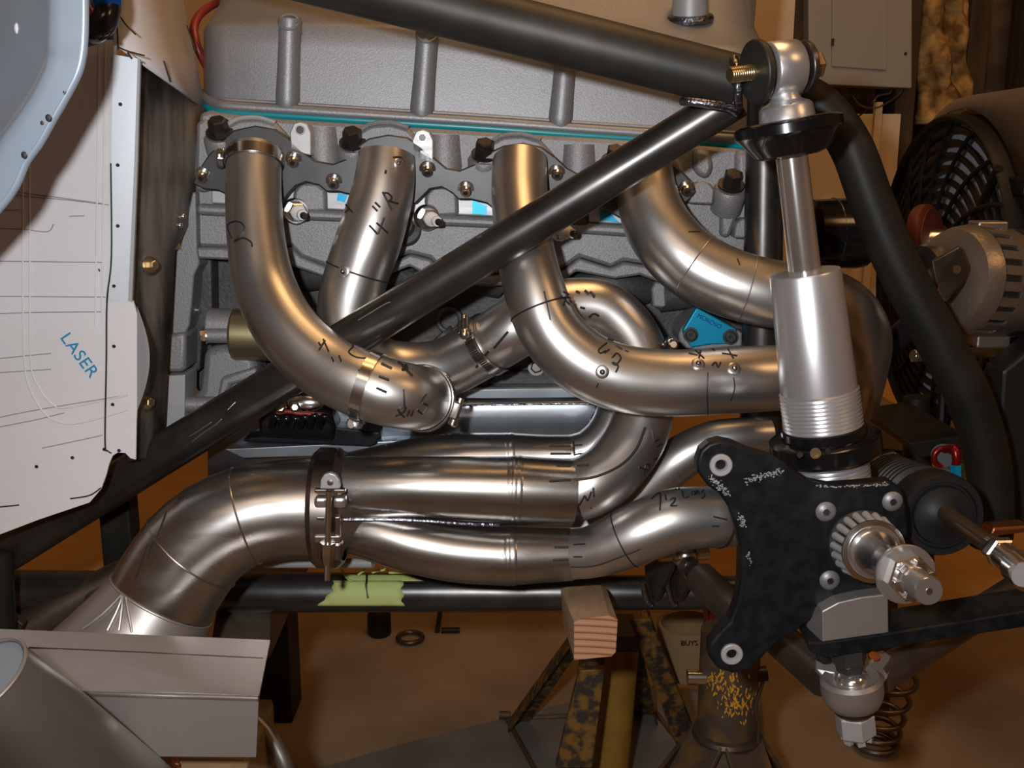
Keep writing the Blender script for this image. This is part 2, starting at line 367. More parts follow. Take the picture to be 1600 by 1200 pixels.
# raised lip along the bottom
lip = [(319, 146, 1.105), (321, 152, 1.055), (327, 158, 1.036), (341, 163.5, 1.026), (360, 166, 1.022), (440, 171, 1.022), (600, 181, 1.022), (760, 191, 1.022), (900, 201, 1.022), (1050, 211, 1.022), (1150, 217.5, 1.022), (1175, 219.5, 1.03), (1190, 219.5, 1.06)]
cp = catmull([tuple(P(*q)) for q in lip], 5)
obj('lip', MB().tube(cp, .0048, 12), M['cover'], vc, smooth=60)
cp2 = catmull([tuple(P(q[0], q[1]-10, q[2]+.004)) for q in lip[3:11]], 5)
obj('groove_bead', MB().tube(cp2, .0018, 8), M['cover'], vc, smooth=60)
ga = catmull([tuple(P(q[0]-1, q[1]+9.5, q[2]+.002)) for q in lip], 5)
g = obj('cover_gasket', MB().tube(ga, .0050, 12), M['gasket'], None, smooth=60); tag(g, 'teal rubber gasket squeezed under the valve cover', 'gasket')
for i, (x0, y0, x1, y1) in enumerate(((453, 30, 449, 176), (668, 50, 658, 190), (886, 64, 874, 205), (1095, 84, 1086, 222))):
    a = P(x0, y0, EY-.004); b = P(x1, y1, EY-.003); k = (b-a).normalized()
    L = (b-a).length; r = .0108
    rb = obj('bolt_rib', MB().lathe([(0, r*1.02), (.002, r*1.06), (L*.1, r*.95), (L*.5, r*.98), (L*.85, r*1.08), (L*.93, r*1.0), (L, r*.72)], a, b-a, 24), M['cover'], vc, smooth=50)
    ta = (-k*.62 + V(0, -.78, 0)).normalized(); ac_ = a + k*.003 + V(0, -.004, 0)
    obj('recess', MB().lathe([(-.012, r*.99), (0, r*.99), (.0012, r*.9), (.0012, r*.72), (-.004, r*.68)], ac_, ta, 26, caps=False), M['cover'], rb)
    obj('cover_bolt', MB().lathe([(-.006, r*.7), (-.003, r*.62), (-.001, r*.55), (-.0008, r*.3), (-.002, r*.28)], ac_, ta, 12), M['copper'], rb)
# breather neck on top
bn = thing('breather_neck', 'short welded aluminium filler neck standing on top of the valve cover', 'filler neck', P(1076, 38, 1.115))
q = cb.bvh().ray_cast(V(0, 0, CAM_H), ray(1078, 27).normalized())[0] or P(1076, 40, 1.112); up = V(-.05, -.28, 1)
obj('neck', MB().lathe([(-.01, .0185), (.004, .0185), (.018, .0178), (.032, .0182)], q, up, 28), M['machined'], bn)
obj('bead', MB().ring(q + up.normalized()*.026, up, .0182, .0032), M['machined'], bn)
obj('weld_fillet', MB().ring(q + up.normalized()*-.001, up, .020, .0045, 40, 8), M['weld'], bn)
obj('cap', MB().lathe([(0, .0192), (.008, .0192), (.011, .016)], q + up.normalized()*.031, up, 28), M['bright'], bn)
# ---- cylinder head
hd = thing('cylinder_head', 'grey cast aluminium cylinder head below the valve cover', 'cylinder head', P(740, 320, 1.0))
HY = 1.0
main = [(312, 176), (330, 172), (345, 176), (440, 186), (600, 196), (760, 206), (900, 214), (1050, 224), (1150, 232), (1176, 236), (1190, 262), (1188, 300), (1182, 350), (1178, 386), (1168, 425), (1120, 440), (1035, 428), (1018, 415), (975, 408), (955, 418), (905, 402), (880, 420), (760, 430), (690, 424), (672, 404), (640, 396), (600, 414), (520, 420), (470, 402), (455, 386), (420, 390), (365, 388), (306, 386), (298, 350), (304, 300), (300, 262), (306, 215)]
obj('casting', MB().prism(poly(main, HY+.012), V(0, .12, 0)), M['cast'], hd, smooth=30, bevel=.004)
# lower rough rail of the head
rail = [(306, 386), (365, 388), (430, 392), (455, 386), (470, 402), (520, 422), (600, 416), (640, 398), (672, 406), (690, 426), (760, 432), (880, 424), (905, 404), (955, 420), (975, 410), (1018, 417), (1035, 430), (1120, 444), (1120, 452), (1032, 442), (1000, 430), (960, 436), (900, 424), (880, 440), (760, 448), (690, 442), (640, 416), (600, 432), (520, 438), (468, 420), (430, 410), (306, 404)]
obj('lower_rail', MB().prism(poly(rail, HY+.004), V(0, .05, 0)), M['cast'], hd, smooth=30, bevel=.003)
# spark plug shelf (machined strip) and its ledge
st = [(330, 296), (420, 294), (560, 300), (760, 308), (960, 322), (1010, 326), (1010, 352), (880, 346), (760, 338), (560, 330), (330, 318)]
obj('plug_shelf', MB().prism(poly(st, HY+.006), V(0, .03, 0)), M['machined'], hd, smooth=30, bevel=.0015)
st = [(306, 318), (560, 331), (760, 339), (880, 347), (1010, 353), (1010, 372), (760, 356), (560, 348), (306, 336)]
obj('shelf_ledge', MB().prism(poly(st, HY+.001), V(0, .03, 0)), M['cast'], hd, smooth=30, bevel=.004)
ports = [(398, 258), (606, 266), (812, 284), (1012, 296)]
for i, (px, py) in enumerate(ports):           # exhaust port bosses, domed tops above the flange
    yt = py - 74
    arch = [(px-64, py+20), (px-60, yt+38), (px-48, yt+14), (px-26, yt+2), (px+4, yt), (px+32, yt+8), (px+54, yt+32), (px+66, py+20)]
    obj('port_boss', MB().prism(poly(arch, HY+.000), V(0, .03, 0)), M['cast'], hd, smooth=40, bevel=.004)
    obj('boss_rim', MB().tube(catmull([tuple(P(x, y, HY+.001)) for x, y in arch[2:6]], 5), .0022, 8), M['machined'] if i == 0 else M['cast'], hd)
for i, (px, py) in enumerate(((468, 205), (659, 217), (868, 232))):         # webs between ports
    obj('web', MB().lathe([(0, .018), (.03, .02), (.06, .017)], P(px+36, py-6, HY+.022), V(0, 0, -1), 16), M['cast'], hd, smooth=50)
    if i < 2:
        ear = [(px-14, py+28), (px-15, py+2), (px-9, py-12), (px+1, py-15), (px+12, py-11), (px+18, py+2), (px+18, py+38), (px+8, py+36)]
        e = obj('ear_tab', MB().prism(poly(ear, HY-.012), V(0, .02, 0)), M['machined'], hd, smooth=30, bevel=.001)
        obj('hole', MB().lathe([(0, .0036), (.0006, .0036)], P(px+1, py-2, HY-.0121), (0, -1, 0), 18), M['blackbolt'], e)
        obj('hole_rim', MB().ring(P(px+1, py-2, HY-.0125), (0, 1, 0), .004, .0007, 18, 6), M['bright'], e)
        pk = [(px+22, py+10), (px+50, py+4), (px+64, py+40), (px+40, py+58), (px+24, py+50)]
def hexbolt(parent, p, axis, r, m=None, h=None, washer=True, nm='bolt', n=6):
    m = m or M['blackbolt']; h = h or r*1.1; mb = MB(); ax = Vector(axis)
    if washer: mb.lathe([(0, r*1.45), (r*.22, r*1.45), (r*.22, r*1.1)], p, ax, 20)
    mb.lathe([(0, r*1.08), (r*.2, r*1.08), (h, r*1.0), (h + r*.12, r*.8)], Vector(p), ax, n, ph=.3)
    return obj(nm, mb, m, parent, smooth=30)
for px, py in ((343, 206), (551, 222), (757, 240), (960, 250), (1142, 288)):            # head bolt bosses, bolts with black heads
    p = P(px, py+2, HY-.004); ax = V(.03, -.55, .8)
    obj('bolt_boss', MB().lathe([(-.028 if px > 1100 else -.05, .015), (-.006, .0160), (-.002, .0135)], p, ax, 22), M['cast'], hd, smooth=50)
    hexbolt(hd, p, ax, .0088, h=.014, nm='head_bolt')
# right end details: step pads
obj('end_pad', MB().prism(poly([(1076, 318), (1080, 290), (1092, 284), (1108, 285), (1117, 296), (1114, 320)], HY-.006), V(0, .03, 0)), M['cast'], hd, smooth=30, bevel=.002)
obj('end_pad', MB().prism(poly([(1147, 372), (1150, 350), (1160, 341), (1172, 341), (1181, 350), (1179, 373)], HY-.008), V(0, .04, 0)), M['cast'], hd, smooth=30, bevel=.002)
obj('end_rib', MB().prism(poly([(1128, 310), (1160, 312), (1158, 330), (1150, 345), (1140, 372), (1126, 370)], HY+.002), V(0, .03, 0)), M['cast'], hd, smooth=30, bevel=.004)
obj('end_step', MB().prism(poly([(1150, 232), (1186, 240), (1186, 300), (1160, 306), (1150, 280)], HY+.004), V(0, .05, 0)), M['cast'], hd, smooth=30, bevel=.006)
obj('stud_tower', MB().prism(poly([(1085, 232), (1110, 234), (1116, 262), (1108, 280), (1092, 276), (1084, 262)], HY+.002), V(0, .03, 0)), M['cast'], hd, smooth=30, bevel=.005)
obj('left_column', MB().prism(poly([(306, 190), (322, 184), (330, 200), (334, 280), (326, 300), (304, 300)], HY+.002), V(0, .04, 0)), M['cast'], hd, smooth=30, bevel=.004)
# blue port plugs / tape seen behind the flange
for i, (a, b, c, d) in enumerate((((528, 302), (543, 304), (538, 316), (526, 313)), ((738, 312), (760, 322), (760, 336), (738, 334)), ((938, 330), (952, 332), (968, 348), (938, 344)))):
    obj('blue_tape', MB().prism(poly((a, b, c, d), HY+.0035), V(0, .002, 0)), M['cyan'], hd, smooth=0, label='small patch of blue tape')
# plug recess towers between ports
for px, py in ((484, 318), (690, 324), (894, 340)):
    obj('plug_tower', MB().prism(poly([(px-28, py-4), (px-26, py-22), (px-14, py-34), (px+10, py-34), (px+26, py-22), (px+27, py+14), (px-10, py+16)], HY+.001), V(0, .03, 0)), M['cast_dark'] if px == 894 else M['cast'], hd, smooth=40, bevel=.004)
# spark plugs
def spark_plug(px, py, label, grp='spark plugs in the cylinder head'):
    p = P(px-12, py, HY-.002); ax = V(.42, -.86, -.1).normalized()
    t = thing('spark_plug', label, 'spark plug', p, grp)
    obj('seat_ring', MB().lathe([(-.004, .0125), (0, .0128), (.002, .0115)], p, ax, 24), M['bright'], t)
    obj('hex', MB().lathe([(.002, .0098), (.009, .0098), (.010, .0085)], p, ax, 6), M['bright'], t, smooth=30)
    obj('insulator', MB().lathe([(.010, .0072), (.013, .0068), (.0135, .0062), (.016, .0062), (.0165, .0056), (.019, .0056), (.0195, .005), (.026, .0046)], p, ax, 20), M['white'], t)
    obj('terminal', MB().lathe([(.026, .003), (.028, .0034), (.031, .0034), (.033, .0022)], p, ax, 14), M['blackbolt'], t)
spark_plug(474, 330, 'spark plug with white insulator between the first and second header pipes')
spark_plug(680, 340, 'spark plug with white insulator between the second and third header pipes')
spark_plug(886, 358, 'spark plug half hidden behind the diagonal steel tube')
# side tower bolt seen by second pipe
obj('coolant_plug', MB().lathe([(0, .016), (.012, .016), (.014, .011), (.024, .0105)], P(636, 362, HY+.02), V(-.1, -.8, .3), 22), M['cast_dark'], hd, smooth=40)
# ---- exhaust flange
fl = thing('header_flange', 'wavy grey steel header flange bolted across the four exhaust ports', 'flange', P(700, 280, .985))
FYy = .988
edge = [(301, 287), (308, 268), (324, 244), (345, 220), (365, 203), (398, 196), (428, 201), (452, 216), (475, 238), (492, 251), (520, 256), (541, 248), (556, 230), (576, 216), (606, 210), (636, 214), (658, 228), (680, 248), (697, 262), (718, 266), (742, 256), (764, 238), (788, 227), (818, 223), (846, 229), (868, 245), (886, 262), (905, 272), (930, 270), (952, 258), (975, 244), (1005, 238), (1035, 242), (1060, 262), (1084, 286), (1088, 300), (1076, 314), (1060, 324), (1040, 345), (1005, 352), (975, 345), (950, 330), (930, 318), (908, 304), (888, 308), (872, 322), (850, 335), (812, 340), (778, 333), (760, 318), (735, 312), (716, 312), (706, 302), (690, 293), (672, 296), (660, 308), (650, 318), (606, 324), (565, 312), (545, 304), (528, 300), (510, 300), (498, 290), (478, 285), (462, 291), (450, 304), (440, 318), (398, 318), (360, 308), (340, 298), (318, 296)]
obj('plate', MB().prism(poly(edge, FYy), V(0, .011, 0)), M['flange'], fl, smooth=30, bevel=.0015)
def sockbolt(parent, p, axis, r, m):
    b = MB().lathe([(0, r*1.5), (r*.25, r*1.5), (r*.25, r), (r*1.5, r), (r*1.75, r*.85)], p, axis, 18); o = obj('flange_bolt', b, m, parent, smooth=35)
    ax = Vector(axis).normalized()
    obj('socket', MB().lathe([(0, r*.5), (.0004, r*.5)], Vector(p) + ax*r*1.75, ax, 6), M['blackbolt'], o)
for px, py in ((317, 276), (459, 252), (522, 286), (668, 267), (728, 298), (870, 272), (1072, 297)):
    sockbolt(fl, P(px, py-4, FYy), V(.0, -.85, -.45), .0052, M['bright'])
# ---- block
bk = thing('engine_block', 'dark cast iron engine block side behind the header pipes', 'engine block', P(700, 560, 1.06))
ob = [(300, 395), (700, 420), (1180, 425), (1186, 600), (1160, 640), (700, 620), (330, 650), (300, 600)]
obj('casting', MB().prism(poly(ob, 1.055), V(0, .25, 0)), M['cast_dark'], bk, smooth=30, bevel=.006)
for x0, x1, y in ((470, 640, 424), (655, 780, 432), (900, 1010, 442), (1030, 1170, 456)):
    obj('cast_lump', MB().tube(catmull([tuple(P(x0, y+8, 1.05)), tuple(P((x0+x1)/2, y, 1.036)), tuple(P(x1, y+10, 1.05))], 6), [.016]*13, 14), M['cast_dark'], bk)
obj('side_lug', MB().prism(poly([(1018, 452), (1024, 440), (1040, 442), (1042, 478), (1036, 482), (1020, 480)], 1.03), V(0, .04, 0)), M['cast'], bk, smooth=30, bevel=.003)
obj('main_web', MB().tube([P(690, 520, 1.05), P(760, 600, 1.05)], .012, 12), M['cast_dark'], bk)
obj('freeze_plug', MB().ring(P(702, 500, 1.05), (0, 1, 0), .012, .003), M['cast_dark'], bk)
obj('pan_rail', MB().prism(poly([(330, 590), (700, 582), (1040, 578), (1040, 602), (700, 604), (330, 616)], 1.045), V(0, .05, 0)), M['cast_dark'], bk, smooth=30, bevel=.003)
hexbolt(bk, P(838, 574, 1.044), V(0, -1, .2), .006, nm='rail_bolt'); hexbolt(bk, P(770, 568, 1.044), V(0, -1, .2), .006, nm='rail_bolt')
# ---- oil pan
pn = thing('oil_pan', 'bright welded sheet aluminium oil pan under the engine block', 'oil pan', P(760, 660, 1.03))
a = poly([(330, 604), (700, 606), (980, 602), (975, 622), (930, 630), (730, 626), (560, 636), (330, 640)], 1.034)
obj('top_lip', MB().prism(a, V(0, .05, 0)), M['pan'], pn, smooth=30, bevel=.003)
rows = []
for py, Y in ((622, 1.018), (629, 1.010), (634, 1.008), (660, 1.012), (690, 1.018), (740, 1.03)):
    rows.append([P(x, py + (x-900)*(-.01) , Y) for x in (325, 480, 640, 800, 900, 940)] + [P(955, py, Y+.006), P(968, py, Y+.03), P(972, py, Y+.12)])
obj('side_sheet', MB().grid(rows), M['pan'], pn, smooth=60, solid=.002)
obj('weld_seam', MB().tube(catmull([tuple(P(x, y, 1.0085)) for x, y in ((700, 637), (760, 633.5), (900, 631), (930, 634), (925, 650), (915, 670), (905, 690))], 6), .0014, 8), M['weld'], pn)
obj('pan_flange', MB().prism(poly([(350, 702), (520, 694), (640, 688), (640, 700), (520, 712), (380, 716)], .995), V(0, .05, 0)), M['pan'], pn, smooth=0, bevel=.001)
# black module below the first pipe
bx = thing('starter_wiring', 'black starter solenoid box with taped wires under the first header pipe', 'wiring', P(460, 660, .99))
obj('box', MB().prism(poly([(402, 655), (420, 640), (516, 640), (524, 668), (520, 690), (405, 684)], .975), V(0, .03, 0)), M['anod'], bx, smooth=30, bevel=.004)
obj('bracket', MB().prism(poly([(380, 686), (520, 668), (594, 676), (588, 694), (578, 698), (380, 690)], .985), V(0, .03, 0)), M['black'], bx, smooth=0, bevel=.002)
for k in range(6):
    x = 424 + 15*k
    obj('cable', MB().tube(catmull([tuple(P(x, 668, .968)), tuple(P(x+6, 652+random.uniform(-4, 4), .962)), tuple(P(x+20, 662+random.uniform(-4, 4), .966))], 5), .0032, 10), M['anod'], bx)
obj('red_wire', MB().tube(catmull([tuple(P(x, y, .964)) for x, y in ((430, 646), (450, 643), (470, 646), (508, 648))], 5), .0022, 10), M['hose_red'], bx, label='red wire')
for px, py in ((462, 636), (440, 637)): obj('terminal_nut', MB().lathe([(0, .006), (.006, .0055), (.008, .003)], P(px, py, .966), V(.1, -1, .2), 6), M['bright'], bx, smooth=30)
obj('steel_cap', MB().ball(P(478, 630, .975), .012, sq=(1.6, .7, .8)), M['bright'], bx)
# starter
sm = thing('starter_motor', 'aluminium starter motor with a brass coloured can beside the bellhousing', 'starter motor', P(360, 520, 1.0))
obj('nose', MB().cyl(P(326, 508, 1.0), P(372, 510, 1.0), .017, 28), M['cast'], sm, bevel=.002)
obj('can', MB().cyl(P(364, 522, 1.0), P(430, 524, 1.0), .0255, 32), M['brass'], sm, bevel=.003)
obj('solenoid_boss', MB().cyl(P(325, 524, .985), P(368, 524, .985), .0075, 20), M['cast'], sm)
hexbolt(sm, P(323, 525, .985), V(-1, -.3, 0), .0055, M['bright'], nm='nose_bolt')
obj('housing', MB().prism(poly([(318, 545), (350, 540), (400, 560), (400, 650), (290, 660), (292, 632), (312, 610)], 1.0), V(0, .05, 0)), M['cast'], sm, smooth=30, bevel=.008)
obj('housing_rib', MB().prism(poly([(345, 590), (400, 574), (402, 590), (360, 602), (345, 640), (335, 640)], .992), V(0, .03, 0)), M['cast'], sm, smooth=30, bevel=.004)
obj('housing_tube', MB().cyl(P(292, 632, .995), P(345, 632, .995), .008, 18), M['cast'], sm)
# bellhousing and motor plate
bh = thing('bellhousing', 'rough grey cast bellhousing flange beside the motor plate', 'bellhousing', P(280, 480, 1.01))
cs = [(269, 392), (280, 388), (300, 300), (306, 300), (308, 392), (312, 412), (303, 430), (300, 470), (296, 508), (288, 524), (284, 578), (257, 582), (260, 520), (264, 500)]
obj('casting', MB().prism(poly(cs, 1.0), V(0, .06, 0)), M['cast'], bh, smooth=30, bevel=.004)
obj('lower_lug', MB().prism(poly([(258, 524), (290, 520), (289, 576), (285, 582), (257, 582)], .99), V(0, .05, 0)), M['cast'], bh, smooth=30, bevel=.004)
obj('dark_web', MB().prism(poly([(300, 410), (330, 400), (332, 500), (316, 520), (312, 580), (286, 584), (290, 520)], 1.03), V(0, .04, 0)), M['cast_dark'], bh, smooth=0, bevel=.003)
obj('dowel', MB().cyl(P(301, 484, 1.02), P(311, 485, 1.02), .004, 14), M['bright'], bh)
mp = thing('motor_plate', 'weathered brown metal motor plate standing behind the white panel', 'motor plate', P(250, 600, 1.03))
obj('plate', MB().grid([[P(200 + (xr_-200)*j/4, yl + (yr_-yl)*j/4, .90 + (Yr-.90)*j/4) for j in range(5)] for yl, xr_, yr_, Yr in ((82, 320, 170, 1.036), (200, 330, 250, 1.045), (300, 304, 330, 1.015), (390, 270, 390, .978), (580, 258, 580, .965), (720, 250, 710, .955))]), M['plate'], mp, smooth=60, solid=.005)
for px, py, r in ((234, 415, .0045), (228, 629, .0045)):
    o = hexbolt(mp, P(px, py, .926), V(.85, -.5, .1), r, M['gold'], h=.007, nm='plate_bolt')
    obj('washer', MB().lathe([(-.001, r*1.9), (.0008, r*1.9)], P(px, py, .926), V(.85, -.5, .1), 22), M['bright'], o)
for px, py in ((278, 340), (281, 352), (286, 338)):
    obj('rivet', MB().ball(P(px, py, .985), .0028), M['bright'], mp)
sp = obj('starter_plate', MB().prism(poly([(250, 588), (289, 586), (288, 665), (246, 692)], .985), V(0, .04, 0)), M['machined'], None, smooth=0, bevel=.001)
tag(sp, 'bright machined aluminium block below the bellhousing casting', 'block')
# blue cover plate
bp = thing('blue_cover', 'bright blue anodised aluminium plate with two bolts under the fourth header pipe', 'cover plate', P(1110, 515, 1.0))
obj('backing', MB().prism(poly([(1060, 524), (1064, 514), (1076, 500), (1092, 484), (1158, 518), (1160, 542), (1090, 548), (1072, 544), (1062, 534)], 1.004), V(0, .05, 0)), M['cast'], bp, smooth=30, bevel=.002)
blu = MB().prism(poly([(1088, 482), (1091, 482), (1150, 514), (1152, 522), (1142, 537), (1110, 538), (1080, 543), (1067, 520), (1069, 514)], .996), V(0, .009, 0))
obj('plate', blu, M['cyan'], bp, smooth=0, bevel=.0012)
for px, py in ((1079, 523), (1141, 526)):
    b = hexbolt(bp, P(px, py, .996), V(0, -1, 0), .0052, M['flange'], nm='plate_bolt', n=24)
    obj('dimple', MB().lathe([(0, .002), (.0003, .002)], P(px, py, .9895), (0, -1, 0), 10), M['blackbolt'], b)
obj('side_bracket', MB().prism(poly([(1157, 520), (1180, 522), (1180, 540), (1157, 538)], 1.0), V(0, .03, 0)), M['pan'], bp, smooth=0)
def text3d(parent, body, px, py, Y, size, ang, m, name='lettering', depth=.0003, off=.0006, ext=0.0):
    cu = bpy.data.curves.new(name, 'FONT'); cu.body = body; cu.size = size; cu.extrude = depth; cu.align_x = 'CENTER'; cu.align_y = 'CENTER'; cu.space_character = 1.0+ext
    tmp = bpy.data.objects.new('tmp', cu); COL.objects.link(tmp); dg = bpy.context.evaluated_depsgraph_get()
    me = bpy.data.meshes.new_from_object(tmp.evaluated_get(dg)); bpy.data.objects.remove(tmp); bpy.data.curves.remove(cu)
    me.materials.clear(); me.materials.append(m); o = bpy.data.objects.new(name, me); COL.objects.link(o); o.parent = parent
    mtx = Matrix.Translation(P(px, py, Y) - V(0, off, 0)) @ Matrix.Rotation(-ang, 4, 'Y') @ Matrix.Rotation(math.pi/2, 4, 'X')
    me.transform(Matrix.Translation(-org(parent)) @ mtx); return o
text3d(bp, 'MOROSO', 1108, 502, .996, .0062, math.radians(-27), M['blue'])
# ---------------------------------------------------------------- header pipes
def path(px, n=10):                       # [(px,py,Y,width px)] -> points, radii
    q = [(*P(x, y, Y), R(w_, x, y, Y)) for x, y, Y, w_ in px]
    c = catmull([list(a) for a in q], n)
    return [V(*a[:3]) for a in c], [a[3] for a in c]
def nearest(pts, px, py):
    best = min(range(len(pts)), key=lambda i: (PIX(pts[i])[0]-px)**2 + (PIX(pts[i])[1]-py)**2)
    i = min(max(best, 1), len(pts)-2); return best, (pts[i+1] - pts[i-1]).normalized()
SURF = {}
def pipe(name, label, px, m='pipe', group='stainless header pipes', cat='pipe', n=36, openend=True):
    pts, rad = path(px)
    t = thing(name, label, cat, pts[0], group)
    mb = MB().shell(pts, rad, .0016, n); obj('tube', mb, M[m], t, smooth=50)
    solid = MB().tube(pts, rad, 36, False)
    SURF[t.name] = (solid.bvh(), pts, rad); return t
def hit(t, px, py):
    b = SURF[t.name][0]; d = ray(px, py).normalized(); r = b.ray_cast(V(0, 0, CAM_H), d)
    if r[0] is None: return None, None
    n = r[1]; n = n if n.dot(d) < 0 else -n
    return r[0], n
def ink(t, strokes, wd=.0009, m='ink', name='ink_mark', parent=None):
    mb = MB()
    for s in strokes:
        c = catmull([list(a) for a in s], 5) if len(s) > 2 else catmull([list(a) for a in s], 6)
        run = []
        for x, y in c:
            p, nn = hit(t, x, y)
            if p is not None: run.append(p + nn*wd*.2)
        if len(run) > 1: mb.tube(run, wd, 6)
    if mb.v:
        o = obj(name, mb, M[m], parent or t); o['kind'] = 'stuff'; return o
def seam(t, px, py, wd=.0009, m='weld', name='seam', grow=1.0):
    b, pts, rad = SURF[t.name]; i, ax = nearest(pts, px, py)
    return obj(name, MB().ring(pts[i], ax, rad[i]*grow, wd, 48, 8), M[m], t)
def bead(t, px, py, m, h=.0012, wd=.006, name='bead_ring'):
    b, pts, rad = SURF[t.name]; i, ax = nearest(pts, px, py); r = rad[i]
    return obj(name, MB().lathe([(-wd, r*.998), (-wd*.5, r+h), (-wd*.15, r+h*.3), (wd*.15, r+h*.3), (wd*.5, r+h), (wd, r*.998)], pts[i], ax, 40, caps=False), M[m], t)
def button(t, px, py, r=.0058, name='weld_button'):
    p, nn = hit(t, px, py)
    if p is None: return
    o = obj(name, MB().lathe([(-.001, r), (.0006, r), (.0012, r*.85), (.0014, r*.5)], p, nn, 22), M['pipe'], t)
    obj('weld_dot', MB().ball(p + nn*.0014, r*.42, 12, 8), M['weld'], o)
p1 = pipe('header_pipe', 'first stainless header pipe, leftmost, sweeping down and right to a clamped end', [(398, 236, .982, 84), (396, 300, .962, 86), (401, 380, .94, 90), (416, 452, .92, 96), (452, 520, .895, 101), (508, 572, .878, 104), (560, 598, .868, 106), (605, 613, .866, 106), (640, 620, .875, 104), (660, 622, .902, 100)])
p2 = pipe('header_pipe', 'second header pipe running straight down behind the diagonal bar, marked 4R', [(604, 244, .982, 88), (598, 300, .97, 96), (578, 370, .96, 102), (557, 430, .957, 100), (545, 480, .955, 98), (548, 530, .955, 96), (580, 566, .965, 94), (630, 580, .972, 92), (690, 576, .972, 92), (740, 552, .965, 94), (800, 516, .95, 96), (850, 490, .952, 94), (900, 478, .955, 88), (946, 484, .955, 86), (985, 520, .952, 84), (1004, 566, .95, 86), (1009, 620, .945, 92), (996, 676, .93, 96), (962, 728, .912, 97), (928, 755, .902, 98), (895, 768, .9, 97)])
p3 = pipe('header_pipe', 'third header pipe bending from vertical to horizontal behind the shock absorber', [(812, 254, .982, 86), (812, 310, .955, 88), (819, 380, .92, 90), (834, 450, .895, 96), (860, 515, .882, 100), (905, 562, .875, 104), (960, 588, .872, 105), (1030, 598, .873, 105), (1100, 597, .875, 104), (1180, 592, .885, 104), (1240, 589, .895, 102), (1285, 586, .91, 100)])
p4 = pipe('header_pipe', 'fourth header pipe curving down to the right behind the silver shock body', [(1006, 262, .982, 88), (1012, 310, .97, 96), (1032, 360, .955, 104), (1075, 408, .94, 108), (1135, 440, .93, 108), (1200, 458, .925, 106), (1260, 466, .93, 106), (1310, 488, .945, 112), (1335, 530, .965, 112), (1330, 580, .985, 108), (1318, 640, .99, 100)])
lower = pipe('header_pipe', 'lowest header pipe from the collector up to the black upright, marked 7 1/2 long', [(889, 866, .9, 78), (920, 863, .893, 80), (955, 852, .888, 88), (1000, 832, .884, 96), (1050, 813, .884, 98), (1100, 808, .887, 96), (1128, 808, .89, 94), (1160, 812, .9, 84), (1230, 815, .93, 84)])
mid = pipe('header_pipe', 'inner header pipe rising behind the black upright lug', [(900, 830, .985, 66), (960, 800, .98, 68), (1010, 762, .975, 70), (1060, 718, .97, 70), (1110, 692, .97, 66), (1150, 684, .97, 62), (1200, 680, .975, 60)])
rear = pipe('header_pipe', 'rear collector elbow half hidden behind the upper collector tube', [(895, 712, .972, 66), (922, 704, .972, 68), (948, 682, .975, 70), (966, 650, .98, 72), (972, 610, .985, 72), (968, 570, .99, 72)])
# seams, cuts, buttons, marks
seam(p2, 566, 426, .0008, 'ink', 'cut_line'); button(p2, 537, 424); button(p2, 622, 255, .0045)
seam(p3, 846, 482, .0008, 'ink', 'cut_line'); button(p3, 941, 581); button(p3, 1091, 569); button(p3, 1147, 576)
ink(p3, [[(935, 598), (932, 606)], [(1106, 582), (1105, 612), (1106, 648)], [(1146, 590), (1148, 606), (1142, 626)], [(850, 455), (860, 500)]], .0006)
seam(p4, 1085, 412, .0006, 'pipe'); seam(p4, 1165, 450, .0006, 'pipe')
ink(p4, [[(1076, 362), (1094, 362)], [(1152, 404), (1156, 414)]], .0006)
seam(p2, 895, 768, .0009, 'ink', 'cut_line')
seam(lower, 891, 866, .0012, 'pipe'); seam(lower, 975, 843, .0007, 'ink', 'cut_line'); seam(lower, 1126, 808, .0012, 'ink', 'cut_line')
ink(p1, [[(362, 372), (356, 352), (370, 346), (381, 352), (380, 362), (366, 378)], [(366, 378), (380, 372), (392, 378), (394, 386)], [(498, 535), (502, 540), (508, 532), (498, 548)], [(505, 530), (514, 550)], [(518, 558), (522, 566)], [(530, 556), (534, 566)],
    [(541, 532), (552, 540), (545, 550), (556, 558), (572, 560)], [(560, 578), (570, 582)], [(556, 600), (562, 602)]], .0008)
ink(p1, [[(596, 568), (612, 576)], [(592, 588), (608, 594)], [(588, 606), (604, 613)], [(622, 566), (632, 573)], [(634, 570), (636, 576), (628, 578)], [(629, 572), (644, 588)]], .0012)
ink(p1, [[(630, 608), (632, 636)], [(618, 650), (630, 644), (634, 636), (622, 640), (632, 652)], [(636, 650), (640, 640)], [(642, 650), (646, 640)], [(656, 628), (666, 616)], [(652, 640), (660, 646), (668, 634), (660, 630)]], .0009)
ink(p2, [[(577, 352), (590, 366)], [(590, 366), (600, 340)], [(588, 348), (606, 364)], [(582, 322), (590, 330)], [(586, 316), (594, 324)], [(598, 300), (612, 328)], [(598, 302), (606, 302), (612, 310), (604, 316)], [(606, 314), (622, 318)],
    [(541, 320), (551, 332)], [(546, 326), (540, 332)], [(603, 266), (602, 272)], [(614, 246), (626, 246), (632, 256)]], .0010)
ink(p2, [[(893, 691), (894, 712)], [(872, 728), (891, 728)], [(902, 728), (920, 727)], [(860, 751), (890, 751)], [(893, 750), (930, 745), (968, 728), (994, 702), (1008, 668)]], .0012)
ink(p2, [[(905, 790), (914, 774)], [(914, 774), (918, 782), (924, 768)], [(927, 762), (928, 776)], [(899, 785), (904, 788)], [(923, 793), (923, 794)], [(1019, 672), (1022, 690)], [(1022, 690), (1030, 686)], [(1026, 698), (1034, 694)], [(1020, 718), (1026, 716)], [(998, 730), (1012, 735)], [(1012, 735), (1014, 726), (1008, 728), (1006, 742)]], .0009)
